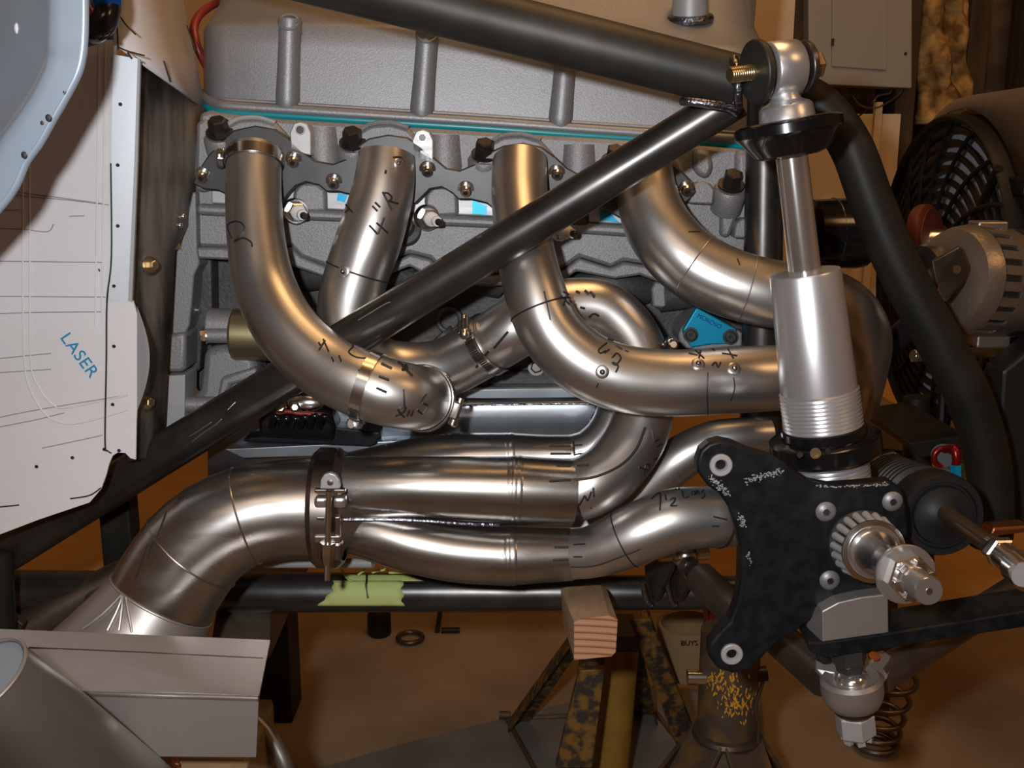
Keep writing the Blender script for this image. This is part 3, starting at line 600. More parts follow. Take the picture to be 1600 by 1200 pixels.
ink(p2, [[(900, 455), (906, 458)], [(914, 454), (920, 460)], [(922, 456), (928, 462), (926, 465)], [(906, 480), (914, 482)], [(920, 496), (928, 490), (936, 494)], [(772, 544), (794, 518)], [(744, 574), (764, 548)]], .0012)
ink(p3, [[(876, 462), (890, 476)], [(880, 478), (886, 462)], [(890, 470), (896, 474)], [(880, 456), (888, 460)], [(948, 536), (936, 546), (938, 552), (946, 548)], [(944, 552), (952, 546)], [(956, 560), (964, 552), (970, 560), (962, 570), (956, 566)], [(958, 566), (966, 572), (962, 582)],
    [(950, 530), (958, 532)], [(962, 540), (972, 546)], [(976, 548), (982, 550)], [(1076, 552), (1090, 555)], [(1084, 545), (1100, 560)], [(1096, 542), (1092, 560)], [(1108, 540), (1116, 548)], [(1128, 552), (1152, 556)], [(1138, 546), (1146, 560)], [(1112, 572), (1118, 566), (1122, 574), (1126, 566)]], .0008)
ink(lower, [[(1018, 780), (1026, 773), (1032, 772), (1031, 798)], [(1040, 774), (1041, 782)], [(1047, 781), (1054, 778), (1054, 784), (1048, 790), (1058, 790)], [(1066, 768), (1069, 778), (1076, 776)], [(1080, 771), (1084, 775), (1086, 769), (1081, 769)], [(1088, 774), (1089, 767), (1092, 770), (1093, 773)], [(1099, 766), (1096, 770), (1100, 771), (1101, 776), (1096, 779)], [(1056, 764), (1056, 768)], [(1061, 763), (1061, 767)]], .0008)
ink(lower, [[(896, 851), (915, 850)], [(896, 870), (910, 870)], [(1112, 822), (1124, 822)], [(1114, 807), (1136, 812)], [(892, 886), (930, 884), (970, 870), (1000, 858)]], .0007)
# thin clamps on pipes: helper builds band, worm housing, screw
def hose_clamp(label, t, px, py, wd, scr, tilt=None, group='hose clamps on the header pipes', teeth=24):
    b, pts, rad = SURF[t.name]; i, ax = nearest(pts, px, py)
    if tilt is not None: ax = Vector(tilt).normalized()
    r = rad[i] + .0008; c = pts[i]
    th = thing('hose_clamp', label, 'hose clamp', c, group)
    obj('band', MB().lathe([(-wd/2, r), (-wd/2, r+.0009), (wd/2, r+.0009), (wd/2, r)], c, ax, 56, caps=False), M['bright'], th, smooth=30)
    fr = frame(ax); mb = MB()
    sp_, _ = scr, 0
    d = (P(*scr) - c); d -= ax*d.dot(ax); d.normalize(); side = ax.cross(d).normalized()
    for k in range(teeth):
        a = .16 + k*.075
        for sgn in ((1, -1) if k < teeth//2 else (1,)):
            dd = d*math.cos(a*sgn) + side*math.sin(a*sgn); tt = -d*math.sin(a*sgn) + side*math.cos(a*sgn)
            rot = Matrix((ax, tt, dd)).transposed(); mb.box(c + dd*(r+.0010), (wd*.6, .0013, .0007), rot)
    o = obj('worm_slots', mb, M['blackbolt'], th, smooth=0); o['kind'] = 'stuff'
    q = c + d*(r+.004)
    rot = Matrix((ax, side, d)).transposed()
    obj('worm_housing', MB().box(q, (wd*1.15, .016, .007), rot), M['bright'], th, smooth=0, bevel=.0015)
    s_ = obj('screw', MB().lathe([(-.012, .0028), (.008, .0028), (.008, .0046), (.013, .0046), (.0145, .003)], q + d*.001, side, 16), M['bright'], th)
    return th
hose_clamp('thin hose clamp wrapped around the top of the first header pipe at the flange', p1, 397, 250, .010, (340, 252, .97))
hose_clamp('hose clamp around the lower bend of the first header pipe', p1, 574, 600, .010, (568, 660, .86), teeth=20)
hose_clamp('hose clamp with upright screw around the open end of the first header pipe', p1, 660, 622, .008, (712, 640, .9), teeth=26)
hose_clamp('hose clamp with a bright screw head on the pipe crossing below the diagonal bar', p2, 766, 538, .012, (741, 486, .93), teeth=20)
hose_clamp('hose clamp at the elbow below the blue cover plate', p2, 1003, 552, .009, (1046, 528, .95), teeth=10)
# ---------------------------------------------------------------- collector
col = thing('collector', 'polished four into one stainless collector with welded tubes', 'collector', P(700, 800, .9))
def cpipe(px, nm='collector_tube'):
    pts, rad = path(px); obj(nm, MB().shell(pts, rad, .0016, 36), M['pipe_polished'], col, smooth=50)
    s = MB().tube(pts, rad, 36, False); SURF.setdefault('c', []); return pts, rad, s.bvh()
tubes = []
tubes.append(cpipe([(532, 764, .905, 104), (580, 762, .90, 98), (640, 761, .897, 96), (710, 762, .896, 98), (790, 764, .897, 103), (806, 764, .897, 104), (850, 766, .898, 102), (896, 768, .9, 101)]))
tubes.append(cpipe([(532, 822, .905, 78), (580, 832, .90, 84), (640, 848, .897, 92), (710, 862, .896, 94), (780, 868, .896, 92), (800, 868, .896, 92), (850, 867, .898, 86), (889, 866, .9, 82)]))
tubes.append(cpipe([(532, 752, .95, 84), (600, 738, .965, 86), (680, 722, .97, 86), (780, 716, .972, 80), (850, 714, .972, 70), (896, 713, .972, 68)]))
tubes.append(cpipe([(532, 822, .95, 84), (640, 836, .975, 86), (760, 842, .985, 78), (900, 832, .985, 68)]))
def cbead(tu, px, py, wd=.0055, h=.0006):
    pts, rad, _ = tu; i, ax = nearest(pts, px, py); r = rad[i]
    obj('bead_ring', MB().lathe([(-wd, r*.99), (-wd*.5, r+h), (-wd*.15, r+h*.25), (wd*.15, r+h*.25), (wd*.5, r+h), (wd, r*.99)], pts[i], ax, 40, caps=False), M['pipe_polished'], col)
cbead(tubes[0], 806, 764); cbead(tubes[1], 796, 868); cbead(tubes[2], 794, 716)
obj('weld_seam', MB().tube(catmull([tuple(P(x, y, Y)) for x, y, Y in ((536, 812, .868), (600, 812, .872), (660, 814, .876), (720, 818, .882), (780, 820, .89))], 8), .0019, 8), M['weld'], col)
ct = thing
SURF['collector_top'] = (tubes[0][2], tubes[0][0], tubes[0][1])
class _n: pass
for key, tu, strokes in (('k0', tubes[0], [[(858, 752), (892, 750)], [(870, 728), (892, 728)]]), ('k1', tubes[1], [[(866, 855), (888, 855)], [(864, 875), (888, 874)]]), ('k2', tubes[2], [[(858, 697), (892, 697)], [(860, 709), (892, 709)]])):
    SURF[key] = (tu[2], tu[0], tu[1]); k = _n(); k.name = key; ink(k, strokes, .0011, parent=col)
ink(rear, [[(896, 690), (898, 712)], [(898, 696), (910, 695)], [(898, 710), (914, 708)]], .0009)
obj('end_neck', MB().lathe([(0, R(156, 515, 792, .9)), (.008, R(152, 515, 792, .9)), (.02, R(128, 515, 792, .9)), (.035, R(80, 515, 792, .9))], P(514, 793, .905), V(1, .02, -.01), 44, caps=False), M['pipe_polished'], col, smooth=60)
# ---------------------------------------------------------------- exhaust elbow
pts, rad = path([(500, 793, .905, 158), (440, 795, .9, 154), (385, 806, .895, 156), (338, 828, .89, 162), (300, 862, .885, 166), (268, 908, .88, 168), (246, 948, .875, 166)], 2)
ex = thing('exhaust_elbow', 'wide polished exhaust elbow turning down from the collector to a flared open end', 'exhaust pipe', pts[0])
obj('elbow', MB().shell(pts, rad, .0016, 44), M['pipe_polished'], ex, smooth=14)
SURF[ex.name] = (MB().tube(pts, rad, 40, False).bvh(), pts, rad)
fp, fr_ = path([(252, 938, .876, 170), (238, 962, .872, 182), (214, 1000, .866, 206), (190, 1040, .86, 236)], 6)
obj('flared_end', MB().shell(fp, fr_, .0016, 44), M['sheet'], ex, smooth=40)
obj('end_weld', MB().ring(fp[0], fp[1]-fp[0], fr_[0], .0012, 56, 8), M['sheet'], ex)
obj('pie_cut_weld', MB().ring(pts[4], pts[5]-pts[3], rad[4]*1.0, .0009, 56, 8), M['pipe_polished'], ex); obj('pie_cut_weld', MB().ring(pts[8], pts[9]-pts[7], rad[8], .0009, 56, 8), M['pipe_polished'], ex)
ink(ex, [[(232, 850), (222, 880), (212, 905)], [(240, 846), (232, 872)], [(260, 800), (246, 840)]], .0009)
# hammered dart on the flared end
mb = MB()
ff = MB().tube(fp, [r+.0012 for r in fr_], 44, False).bvh()
SURF['flare'] = (ff, fp, fr_); k = _n(); k.name = 'flare'
ink(k, [[(193, 925), (185, 950), (168, 985)], [(193, 925), (190, 955), (186, 985)], [(195, 925), (200, 955), (206, 988)], [(190, 930), (160, 960), (130, 982)]], .0011, m='sheet', name='hammered_crease', parent=ex)
# v-band clamp
vb = thing('v_band_clamp', 'stainless v band clamp with T bolt joining collector and exhaust elbow', 'clamp', P(515, 793, .905))
c = P(515, 793, .905); rb = R(166, 515, 793, .905); ax = V(1, .02, -.01)
hw = .0125
obj('band', MB().lathe([(-hw*1.15, rb*.99), (-hw*1.1, rb+.002), (-hw*.7, rb+.0065), (hw*.7, rb+.0065), (hw*1.1, rb+.002), (hw*1.15, rb*.99)], c, ax, 60, caps=False), M['vband'], vb, smooth=30)
FY = .905 - rb - .006
def vbx(nm, x0, y0, x1, y1, dy=0.0, th=.006, m='bright', bev=.0008):
    Y = FY + dy; a = P(x0, y0, Y); b = P(x1, y0, Y); c_ = P(x1, y1, Y); d = P(x0, y1, Y)
    return obj(nm, MB().prism([a, b, c_, d], V(0, th, 0)), M[m], vb, smooth=0, bevel=bev)
tb = [P(x, y, FY-.002) for x, y in ((500, 764), (501, 750), (506, 742), (515, 739), (524, 742), (530, 750), (531, 764))]
pd = obj('tab', MB().prism(tb, V(0, .006, 0)), M['machined'], vb, smooth=0, bevel=.001)
obj('rivet', MB().lathe([(0, .003), (.001, .0026), (.0014, .001)], P(516, 754, FY-.002), (0, -1, 0), 16), M['bright'], pd)
vbx('cross_bar', 491, 765, 510, 771); vbx('cross_bar', 521, 765, 539, 771)
vbx('trunnion', 490, 778, 511, 795, -.002, .012, 'steelbright', .003); vbx('trunnion', 520, 778, 540, 795, -.002, .012, 'steelbright', .003)
vbx('band_end', 494, 808, 507, 840, 0, .008, 'vband'); vbx('band_end', 523, 808, 531, 840, 0, .008, 'vband')
vbx('lower_bar', 491, 838, 531, 848, -.002, .01); vbx('saddle', 496, 848, 534, 878, 0, .012, 'vband', .003)
a = P(514, 768, FY-.003); b = P(511, 906, FY-.003)
tbolt = obj('t_bolt', MB().cyl(a, b, .0028, 14), M['bright'], vb)
obj('lock_nut', MB().lathe([(0, .0068), (.011, .0066), (.016, .0055), (.02, .0048)], P(512, 848, FY-.003), b-a, 6), M['bright'], vb, smooth=30)
# rod behind the clamp
o = obj('silver_rod', MB().cyl(P(415, 880, .97), P(583, 880, .94), .0048, 16), M['machined'], None); tag(o, 'short silver rod lying behind the v band clamp above the frame rail', 'rod')
# ---------------------------------------------------------------- frame tubes
def rod(pxa, pxb, n=28):
    pts = [P(*pxa[:3]), P(*pxb[:3])]; rr = [R(pxa[3], *pxa[:3]), R(pxb[3], *pxb[:3])]; return MB().tube(catmull([list(p) for p in pts], 10), catmull([[rr[0]], [rr[1]]], 10) and [rr[0]+(rr[1]-rr[0])*k/10 for k in range(11)], n)
fr = thing('shock_mount_frame', 'welded dark steel top bar and diagonal brace carrying the shock mount', 'frame', P(1120, 140, .82))
TY = .835
obj('top_bar', rod((-100, -187, TY+.04, 96), (1150, 127, TY+.005, 82)), M['bar_top'], fr)
obj('diagonal_brace', rod((1152, 153, .848, 62), (-40, 892, .985, 66)), M['bar'], fr)
obj('weld_bead', MB().tube(catmull([tuple(P(x, y, Y)) for x, y, Y in ((1066, 158, .822), (1080, 159, .815), (1110, 163, .812), (1140, 168, .815), (1152, 176, .82))], 6), .0034, 10), M['weld'], fr)
obj('weld_bead', MB().tube(catmull([tuple(P(x, y, Y)) for x, y, Y in ((1146, 92, .825), (1151, 110, .812), (1153, 140, .81), (1154, 168, .818))], 6), .0036, 10), M['weld'], fr)
bax = V(.95, .27, .12).normalized()          # axis of the shock bolt
e0 = P(1221, 108, .80)
def plate_disc(c, r, th, ax=bax): return MB().lathe([(0, r), (th, r)], c, ax, 32)
obj('clevis_plate', plate_disc(e0 - bax*.0235, .0235, .006), M['bar_top'], fr, bevel=.0012)
obj('clevis_plate', plate_disc(e0 + bax*.0165, .019, .005), M['bar'], fr, bevel=.001)
pb = thing('pivot_bolt', 'yellow zinc bolt through the top eye of the shock absorber', 'bolt', e0)
obj('shank', MB().cyl(e0 - bax*.043, e0 + bax*.03, .0058, 20), M['gold'], pb)
obj('thread', MB().lathe([(k*.0009, .0060 if k % 2 else .0054) for k in range(20)], e0 - bax*.043, bax, 20), M['gold'], pb)
obj('washer', MB().lathe([(0, .0125), (.0016, .0125)], e0 + bax*.0225, bax, 24), M['bright'], pb)
obj('head', MB().lathe([(0, .0105), (.007, .0105), (.0085, .009)], e0 + bax*.0242, bax, 6), M['gold'], pb, smooth=30)
obj('spacer', MB().cyl(e0 - bax*.019, e0 - bax*.0125, .0105, 22), M['bright'], pb); obj('spacer', MB().cyl(e0 + bax*.011, e0 + bax*.0165, .008, 22), M['bright'], pb)
# lower rail, tabs
lr = thing('frame_rail', 'dark steel lower frame rail running below the header collector', 'frame rail', P(700, 925, 1.02))
obj('tube', rod((-60, 925, 1.03, 70), (1160, 926, 1.015, 52)), M['bar'], lr)
obj('cross_member', MB().prism([P(338, 950, 1.02), P(424, 956, 1.02), P(422, 1030, .98), P(325, 1030, .98)], V(0, .3, .02)), M['tubebrown'], lr, smooth=0, bevel=.002)
obj('left_post', MB().box(P(186, 800, 1.07), (.034, .03, .26)), M['bar_dark'], lr, smooth=0, bevel=.003)
obj('left_strut', rod((-10, 1010, 1.0, 60), (200, 890, 1.03, 44)), M['tubebrown'], lr)
obj('post', rod((2, 860, .95, 34), (8, 1000, .95, 34)), M['bar_dark'], lr)
obj('gusset', MB().prism([P(8, 955, .97), P(36, 976, .97), P(30, 990, .97), P(0, 990, .97)], V(0, .01, 0)), M['tubebrown'], lr, smooth=0, bevel=.001)
for x in (1010, 1048):                    # welded suspension tabs
    tb_ = obj('suspension_tab', MB().prism([P(x-4, 884, .985), P(x+22, 870, .965), P(x+34, 874, .96), P(x+38, 890, .96), P(x+14, 940, .985), P(x+2, 942, .99)], V(.006, .004, 0)), M['bar'], lr, smooth=0, bevel=.0012)
    obj('weld', MB().tube(catmull([tuple(P(x+dx, y, .982)) for dx, y in ((-6, 910), (-3, 925), (2, 940), (8, 946))], 5), .0032, 10), M['weld'], tb_)
db = rod((1152, 153, .848, 62), (-40, 892, .985, 66)); SURF['brace'] = (db.bvh(), [], []); k = _n(); k.name = 'brace'
for s_ in ([(300, 690), (318, 676), (336, 664), (346, 655)], [(296, 682), (312, 672), (330, 660)], [(640, 432), (664, 420), (690, 404)], [(745, 372), (752, 369)], [(560, 500), (600, 476), (610, 472)], [(356, 640), (368, 628)]): ink(k, [s_], .0005, 'steelbright', 'scratch', fr)
# other tubes: upright behind shock, bent tube on the right
o = obj('upright_tube', rod((1196, 150, .99, 56), (1184, 960, .985, 70)), M['bar'], None); tag(o, 'grey vertical frame tube standing behind the shock absorber', 'frame tube')
pts, rd = path([(1255, 146, .95, 60), (1290, 172, .945, 64), (1330, 230, .935, 66), (1360, 310, .93, 67), (1392, 390, .925, 68), (1430, 466, .92, 69), (1474, 545, .915, 70), (1514, 622, .912, 69), (1541, 710, .91, 68), (1550, 800, .91, 66), (1546, 850, .912, 64)])
o = obj('bent_tube', MB().tube(pts, rd, 30), M['bar_dark'], None); tag(o, 'thick black bent frame tube curving down from behind the shock on the right', 'frame tube')
SURF['bent'] = (MB().tube(pts, rd, 30).bvh(), pts, rd)
# ---------------------------------------------------------------- shock absorber
sh = thing('shock_absorber', 'silver coilover shock absorber with chrome rod and black spring seats', 'shock absorber', P(1290, 690, .8))
A = e0; B = P(1296, 752, .80); sx = (B-A).normalized(); LA = (B-A).length
def at(py):                                    # point on the shock axis at image height py
    lo, hi = -.2, 1.3
    for _ in range(40):
        m_ = (lo+hi)/2
        if PIX(A + (B-A)*m_)[1] < py: lo = m_
        else: hi = m_
    return (B-A).length*lo
def sp(py, wpx): q = A + sx*at(py); return (at(py), R(wpx, *PIX(q), q.y))
# eye
side = bax
eye = MB().lathe([(-.0125, .0135), (-.0123, .0192), (-.0108, .0206), (.0108, .0206), (.0123, .0192), (.0125, .0135)], e0, bax, 36)
obj('eye', eye, M['billet'], sh, smooth=50)
obj('eye_bearing', MB().lathe([(-.0135, .0105), (.0135, .0105)], e0, bax, 24), M['flange'], sh)
def lat(nm, prof, m, n=44, smooth=40, **k): return obj(nm, MB().lathe(prof, A, sx, n, **k), M[m], sh, smooth=smooth)
nk = lat('neck', [(sp(112, 40)[0], .0105), sp(135, 44), sp(150, 45), sp(157, 50), sp(161, 66), sp(163, 74), sp(167, 82), sp(192, 87)], 'billet')
q = A + sx*at(165)
for px, py in ((1236, 166),): obj('set_screw', MB().lathe([(-.003, .0022), (.0003, .0022)], P(px, py, .80 - R(76, 1234, 166, .8)), V(0, -1, .05), 12), M['blackbolt'], nk)
lat('upper_spring_seat', [sp(186, 100), sp(188, 150), sp(192, 166), sp(206, 168), sp(209, 160), sp(214, 150), sp(226, 132), sp(240, 112), sp(244, 90), sp(244, 60)], 'anod', 60, 30)
for px in (1195, 1273): obj('seat_mark', MB().box(P(px, 222, .80 - R(138, 1240, 222, .8) + (.012 if px > 1250 else .004)), (.0012, .002, .010), Matrix.Rotation(.3, 3, 'Y')), M['white'] if px > 1250 else M['bar'], sh, smooth=0)
lat('rod', [sp(236, 49), sp(430, 50)], 'chrome', 40)
prof = [sp(424, 60), sp(425, 106), sp(428, 109), sp(609, 117)]
lat('body', prof, 'billet', 64)
prof = []; k = 0
for py in range(608, 680, 3):
    prof.append(sp(py, 122 if k % 2 else 116)); k += 1
lat('threads', prof, 'billet', 64, 20)
lat('adjuster_nut', [sp(666, 110), sp(667, 129), sp(680, 131), sp(681, 160), sp(684, 170), sp(706, 170), sp(711, 158), sp(712, 120)], 'anod', 60, 30)
q = A + sx*at(697)
an = obj('set_screw', MB().lathe([(0, .0042), (.0012, .0042), (.0012, .0024), (.0004, .0022)], P(1274, 708, q.y - R(170, 1300, 708, q.y)*.985), V(-.12, -1, 0), 18), M['gold'], sh)
for px in (1250, 1294): obj('spanner_hole', MB().lathe([(-.001, .0022), (.0003, .0022)], P(px, 711 if px < 1270 else 706, q.y - R(170, 1300, 708, q.y)*.95), V(-.2 if px < 1270 else .02, -1, 0), 14), M['blackbolt'], sh)
prof = []; k = 0
for py in range(711, 775, 3):
    prof.append(sp(py, 126 if k % 2 else 119)); k += 1
lat('lower_threads', prof, 'billet', 64, 20)
# ---------------------------------------------------------------- upright with spindle
UY = .742
up = thing('front_upright', 'black steel suspension upright plate with two silver bushings', 'upright', P(1260, 980, UY))
oc = [(1090, 738), (1089, 722), (1095, 704), (1108, 693), (1125, 688), (1146, 692), (1172, 704), (1204, 713), (1222, 722), (1244, 738), (1268, 754), (1300, 760), (1345, 757), (1392, 752), (1408, 764), (1416, 790), (1420, 830), (1412, 870), (1400, 910), (1388, 928), (1340, 938), (1290, 952), (1262, 974), (1238, 992), (1210, 1008), (1190, 1030), (1170, 1047), (1146, 1053), (1122, 1046), (1108, 1028), (1108, 1008), (1120, 992), (1140, 972), (1152, 940), (1158, 900), (1158, 860), (1150, 825), (1138, 792), (1124, 772), (1106, 760)]
plm = MB().prism(poly(oc, UY), V(0, .016, 0)); obj('plate', plm, M['black'], up, smooth=20, bevel=.0025, seg=3)
for px, py in ((1126, 726), (1143, 1021)):
    c = P(px, py, UY)
    b_ = obj('bushing', MB().lathe([(-.004, .0086), (.0022, .0086), (.003, .0078), (.003, .0050), (.001, .0038), (-.004, .0036)], c, (0, -1, 0), 32, caps=False), M['machined'], up)
    obj('bore', MB().lathe([(-.0030, .0040), (-.0028, .0040)], c, (0, -1, 0), 24), M['blackbolt'], b_)
for px, py in ((1290, 799), (1394, 783), (1296, 906)):
    c = P(px, py, UY)
    b_ = obj('button_bolt', MB().lathe([(-.001, .0078), (.0008, .0078), (.0026, .0062), (.0034, .0036), (.0036, .0030), (.0022, .0028)], c, (0, -1, 0), 28), M['greybolt'], up)
    obj('socket', MB().lathe([(.0022, .0026), (.0030, .0026)], c, (0, -1, 0), 6), M['blackbolt'], b_)
SURF['upright'] = (plm.bvh(), [], []); k = _n(); k.name = 'upright'
def scrapes(lines, nm='paint_scrape'):
    mb = MB()
    for (x0, y0), (x1, y1), n_, sc in lines:
        for _ in range(n_):
            tt = random.random(); x = x0+(x1-x0)*tt + random.gauss(0, sc); y = y0+(y1-y0)*tt + random.gauss(0, sc)
            p, nn = hit(k, x, y)
            if p is None or nn.y > -.9: continue
            a = random.uniform(0, 6.28); s_ = random.uniform(.0004, .0012)
            mb.add([p + V(s_*math.cos(a+j*2.1), -.0002, s_*math.sin(a+j*2.1)*.8) for j in range(3)], [[0, 1, 2]])
    if mb.v: o = obj(nm, mb, M['machined'], up, smooth=0); o['kind'] = 'stuff'
scrapes([((1110, 745), (1138, 772), 80, 2.2), ((1165, 752), (1222, 735), 110, 2.6), ((1276, 760), (1385, 757), 110, 1.6), ((1155, 806), (1164, 820), 60, 2.5), ((1168, 860), (1171, 884), 14, 1.8)])
spn = thing('wheel_spindle', 'shiny wheel spindle with roller bearing, washer and castle nut on the black upright', 'spindle', P(1345, 848, UY))
s0 = P(1346, 848, UY); tip = P(1452, 924, .618); ax = (tip - s0).normalized(); LS = (tip - s0).length
def sl(nm, prof, m, n=36, parent=spn, smooth=35, **kk): return obj(nm, MB().lathe(prof, s0, ax, n, **kk), M[m], parent, smooth=smooth)
sl('seal_ring', [(-.002, .0262), (.004, .0262), (.006, .0245)], 'flange', 48)
br = sl('bearing_cage', [(.006, .0222), (.024, .0200)], 'blackbolt', 48)
for i in range(20):
    a = 2*math.pi*i/20; f3 = frame(ax); d = f3 @ V(math.cos(a), math.sin(a), 0)
    obj('roller', MB().cyl(s0 + ax*.0065 + d*.0236, s0 + ax*.0245 + d*.0214, .0029, 12, .0025), M['machined'], br)
sl('cage_lip', [(.0235, .0205), (.025, .0238), (.027, .0238), (.0275, .0205)], 'bright', 48)
sl('inner_race', [(.02, .0200), (.0285, .0200), (.0295, .019), (.0295, .0165)], 'chrome', 48)
sl('shaft', [(.02, .0172), (.034, .0168), (.052, .0120), (.054, .0118), (LS*.8, .0115)], 'bright', 40)
nb = LS*.68
sl('outer_race', [(nb-.007, .0125), (nb-.006, .0165), (nb-.001, .0172)], 'flange', 40)
sl('washer', [(nb-.001, .0208), (nb+.0012, .0208), (nb+.002, .020)], 'steelbright', 40)
nt_ = sl('castle_nut', [(nb+.002, .0160), (nb+.011, .0160), (nb+.012, .0148)], 'bright', 6, smooth=20, ph=.25)
for i in range(6):
    a = 2*math.pi*i/6 + .25; f3 = frame(ax); d = f3 @ V(math.cos(a), math.sin(a), 0); tq = ax.cross(d)
    obj('castle_tooth', MB().box(s0 + ax*(nb+.0145) + d*.0112, (.005, .0062, .006), Matrix((d, tq, ax)).transposed()), M['bright'], nt_, smooth=0, bevel=.0006)
sl('threaded_tip', [(nb+.010, .0098)] + [(nb+.012 + j*.0009, .0098 if j % 2 else .0094) for j in range(9)] + [(LS-.002, .0098), (LS, .0088)], 'steelbright', 32)
obj('centre_dimple', MB().lathe([(0, .0022), (.0003, .0022)], tip, ax, 14), M['bright'], spn)
# aluminium block and steering arm, ball joint
AY = .735
o = o_blk = obj('spacer_block', MB().prism(poly([(1267, 985), (1283, 968), (1283, 1008), (1389, 991), (1388, 929), (1340, 934), (1310, 942), (1285, 955), (1262, 972), (1261, 1000)][:0] or [(1284, 955), (1310, 941), (1345, 933), (1388, 928), (1389, 990), (1285, 1007)], AY-.006), V(0, .03, 0)), M['sheet'], None, smooth=0, bevel=.0012); tag(o, 'brushed aluminium spacer block between the black upright and the steering arm', 'block')
arm = [(1262, 1004), (1288, 1004), (1389, 990), (1900, 908), (1900, 934), (1290, 1028), (1266, 1020)]
o = obj('steering_bar', MB().prism(poly(arm, AY-.008), V(.0, .032, .004)), M['black'], None, smooth=0, bevel=.0012); tag(o, 'long flat black steering arm running right under the spindle', 'steering arm')
bj = thing('ball_joint', 'bright lower ball joint with slotted nut hanging below the steering arm', 'ball joint', P(1334, 1090, .745))
J0 = P(1326, 1020, .745); J1 = P(1340, 1165, .745); jx = (J1 - J0).normalized()
def jat(py):
    lo, hi = -.5, 1.8
    for _ in range(40):
        m_ = (lo+hi)/2
        if PIX(J0 + (J1-J0)*m_)[1] < py: lo = m_
        else: hi = m_
    return (J1-J0).length*lo
def jp(py, wpx): return (jat(py), R(wpx, 1330, py, .745))
def jl(nm, prof, m, n=36, sm_=40, **kk): return obj(nm, MB().lathe(prof, J0, jx, n, **kk), M[m], bj, smooth=sm_)
jl('taper_nut', [jp(1008, 50), jp(1010, 54), jp(1032, 54), jp(1036, 46), jp(1046, 42)], 'flange', 6, 20)
jl('stud', [jp(1030, 30), jp(1060, 34)], 'bright')
jl('ball', [jp(1046, 30), jp(1052, 48), jp(1060, 58), jp(1072, 60), jp(1080, 40)], 'chrome')
jl('housing', [jp(1060, 66), jp(1057, 84), jp(1062, 95), jp(1080, 95), jp(1090, 90), jp(1099, 80), jp(1104, 60), jp(1104, 20)], 'sheet', 48)
jl('snap_ring', [jp(1103, 50), jp(1104, 63), jp(1109, 63), jp(1110, 50)], 'blackbolt'); jl('ring_gap', [jp(1106, 30), jp(1107, 56), jp(1113, 56)], 'bright')
nut = jl('slotted_nut', [jp(1112, 50), jp(1116, 60), jp(1144, 60), jp(1148, 52)], 'machined', 6, 20, ph=.5)
for i in range(6):
    a = math.pi/3*i + .5; f3 = frame(jx); d = f3 @ V(math.cos(a), math.sin(a), 0)
    obj('nut_tooth', MB().box(J0 + jx*jat(1151) + d*.0095, (.005, .006, .005), Matrix((d, jx.cross(d), jx)).transposed()), M['machined'], nut, smooth=0, bevel=.0005)
obj('chamfer', MB().prism([P(1284, 955, AY-.006), P(1262, 970, AY+.012), P(1262, 996, AY+.012), P(1284, 1007, AY-.006)], V(0, .01, 0)), M['sheet'], o_blk, smooth=0)
la = thing('lower_control_arm', 'brown tubular lower control arm with flat plates around the ball joint', 'control arm', P(1330, 1050, .76))
obj('front_tube', rod((1290, 1060, .775, 62), (1170, 958, .90, 52)), M['tubebrown'], la); obj('rear_tube', rod((1370, 1060, .775, 52), (1760, 812, .98, 42)), M['tubebrown'], la)
obj('tie_plate', MB().prism([P(1276, 1030, .768), P(1306, 1030, .768), P(1310, 1052, .755), P(1290, 1062, .755), P(1276, 1046, .76)], V(0, .006, -.004)), M['sheet'], la, smooth=0, bevel=.001)
pl_ = obj('tie_plate', MB().prism([P(1352, 1022, .78), P(1380, 1016, .785), P(1398, 1030, .78), P(1386, 1060, .76), P(1376, 1076, .755), P(1362, 1056, .757), P(1352, 1048, .76)], V(0, .006, -.004)), M['sheet'], la, smooth=0, bevel=.001)
obj('plate_bolt', MB().lathe([(0, .005), (.001, .0045)], P(1366, 1026, .776), V(0, -.4, .9), 20), M['copper'], pl_)
obj('stop_bolt', MB().cyl(P(1284, 1018, .74), P(1286, 1030, .74), .005, 12), M['blackbolt'], la)
# heim joint at frame tab
ra = thing('rod_end', 'rod end with gold bolt and dark steel link between frame tabs and upright', 'rod end', P(1080, 890, .94))
obj('bolt', MB().cyl(P(1030, 868, .955), P(1106, 864, .965), .0068, 16), M['gold'], ra)
obj('ball', MB().ball(P(1070, 868, .945), .013), M['bright'], ra)
obj('jam_nut', MB().lathe([(0, .011), (.008, .011)], P(1074, 884, .93), P(1100, 908, .9)-P(1074, 884, .93), 6), M['bright'], ra, smooth=20)
obj('link_tube', rod((1094, 902, .905, 50), (1160, 968, .84, 58)), M['tubebrown'], ra); obj('link_end', rod((1078, 888, .925, 26), (1100, 908, .90, 40)), M['blackbolt'], ra)
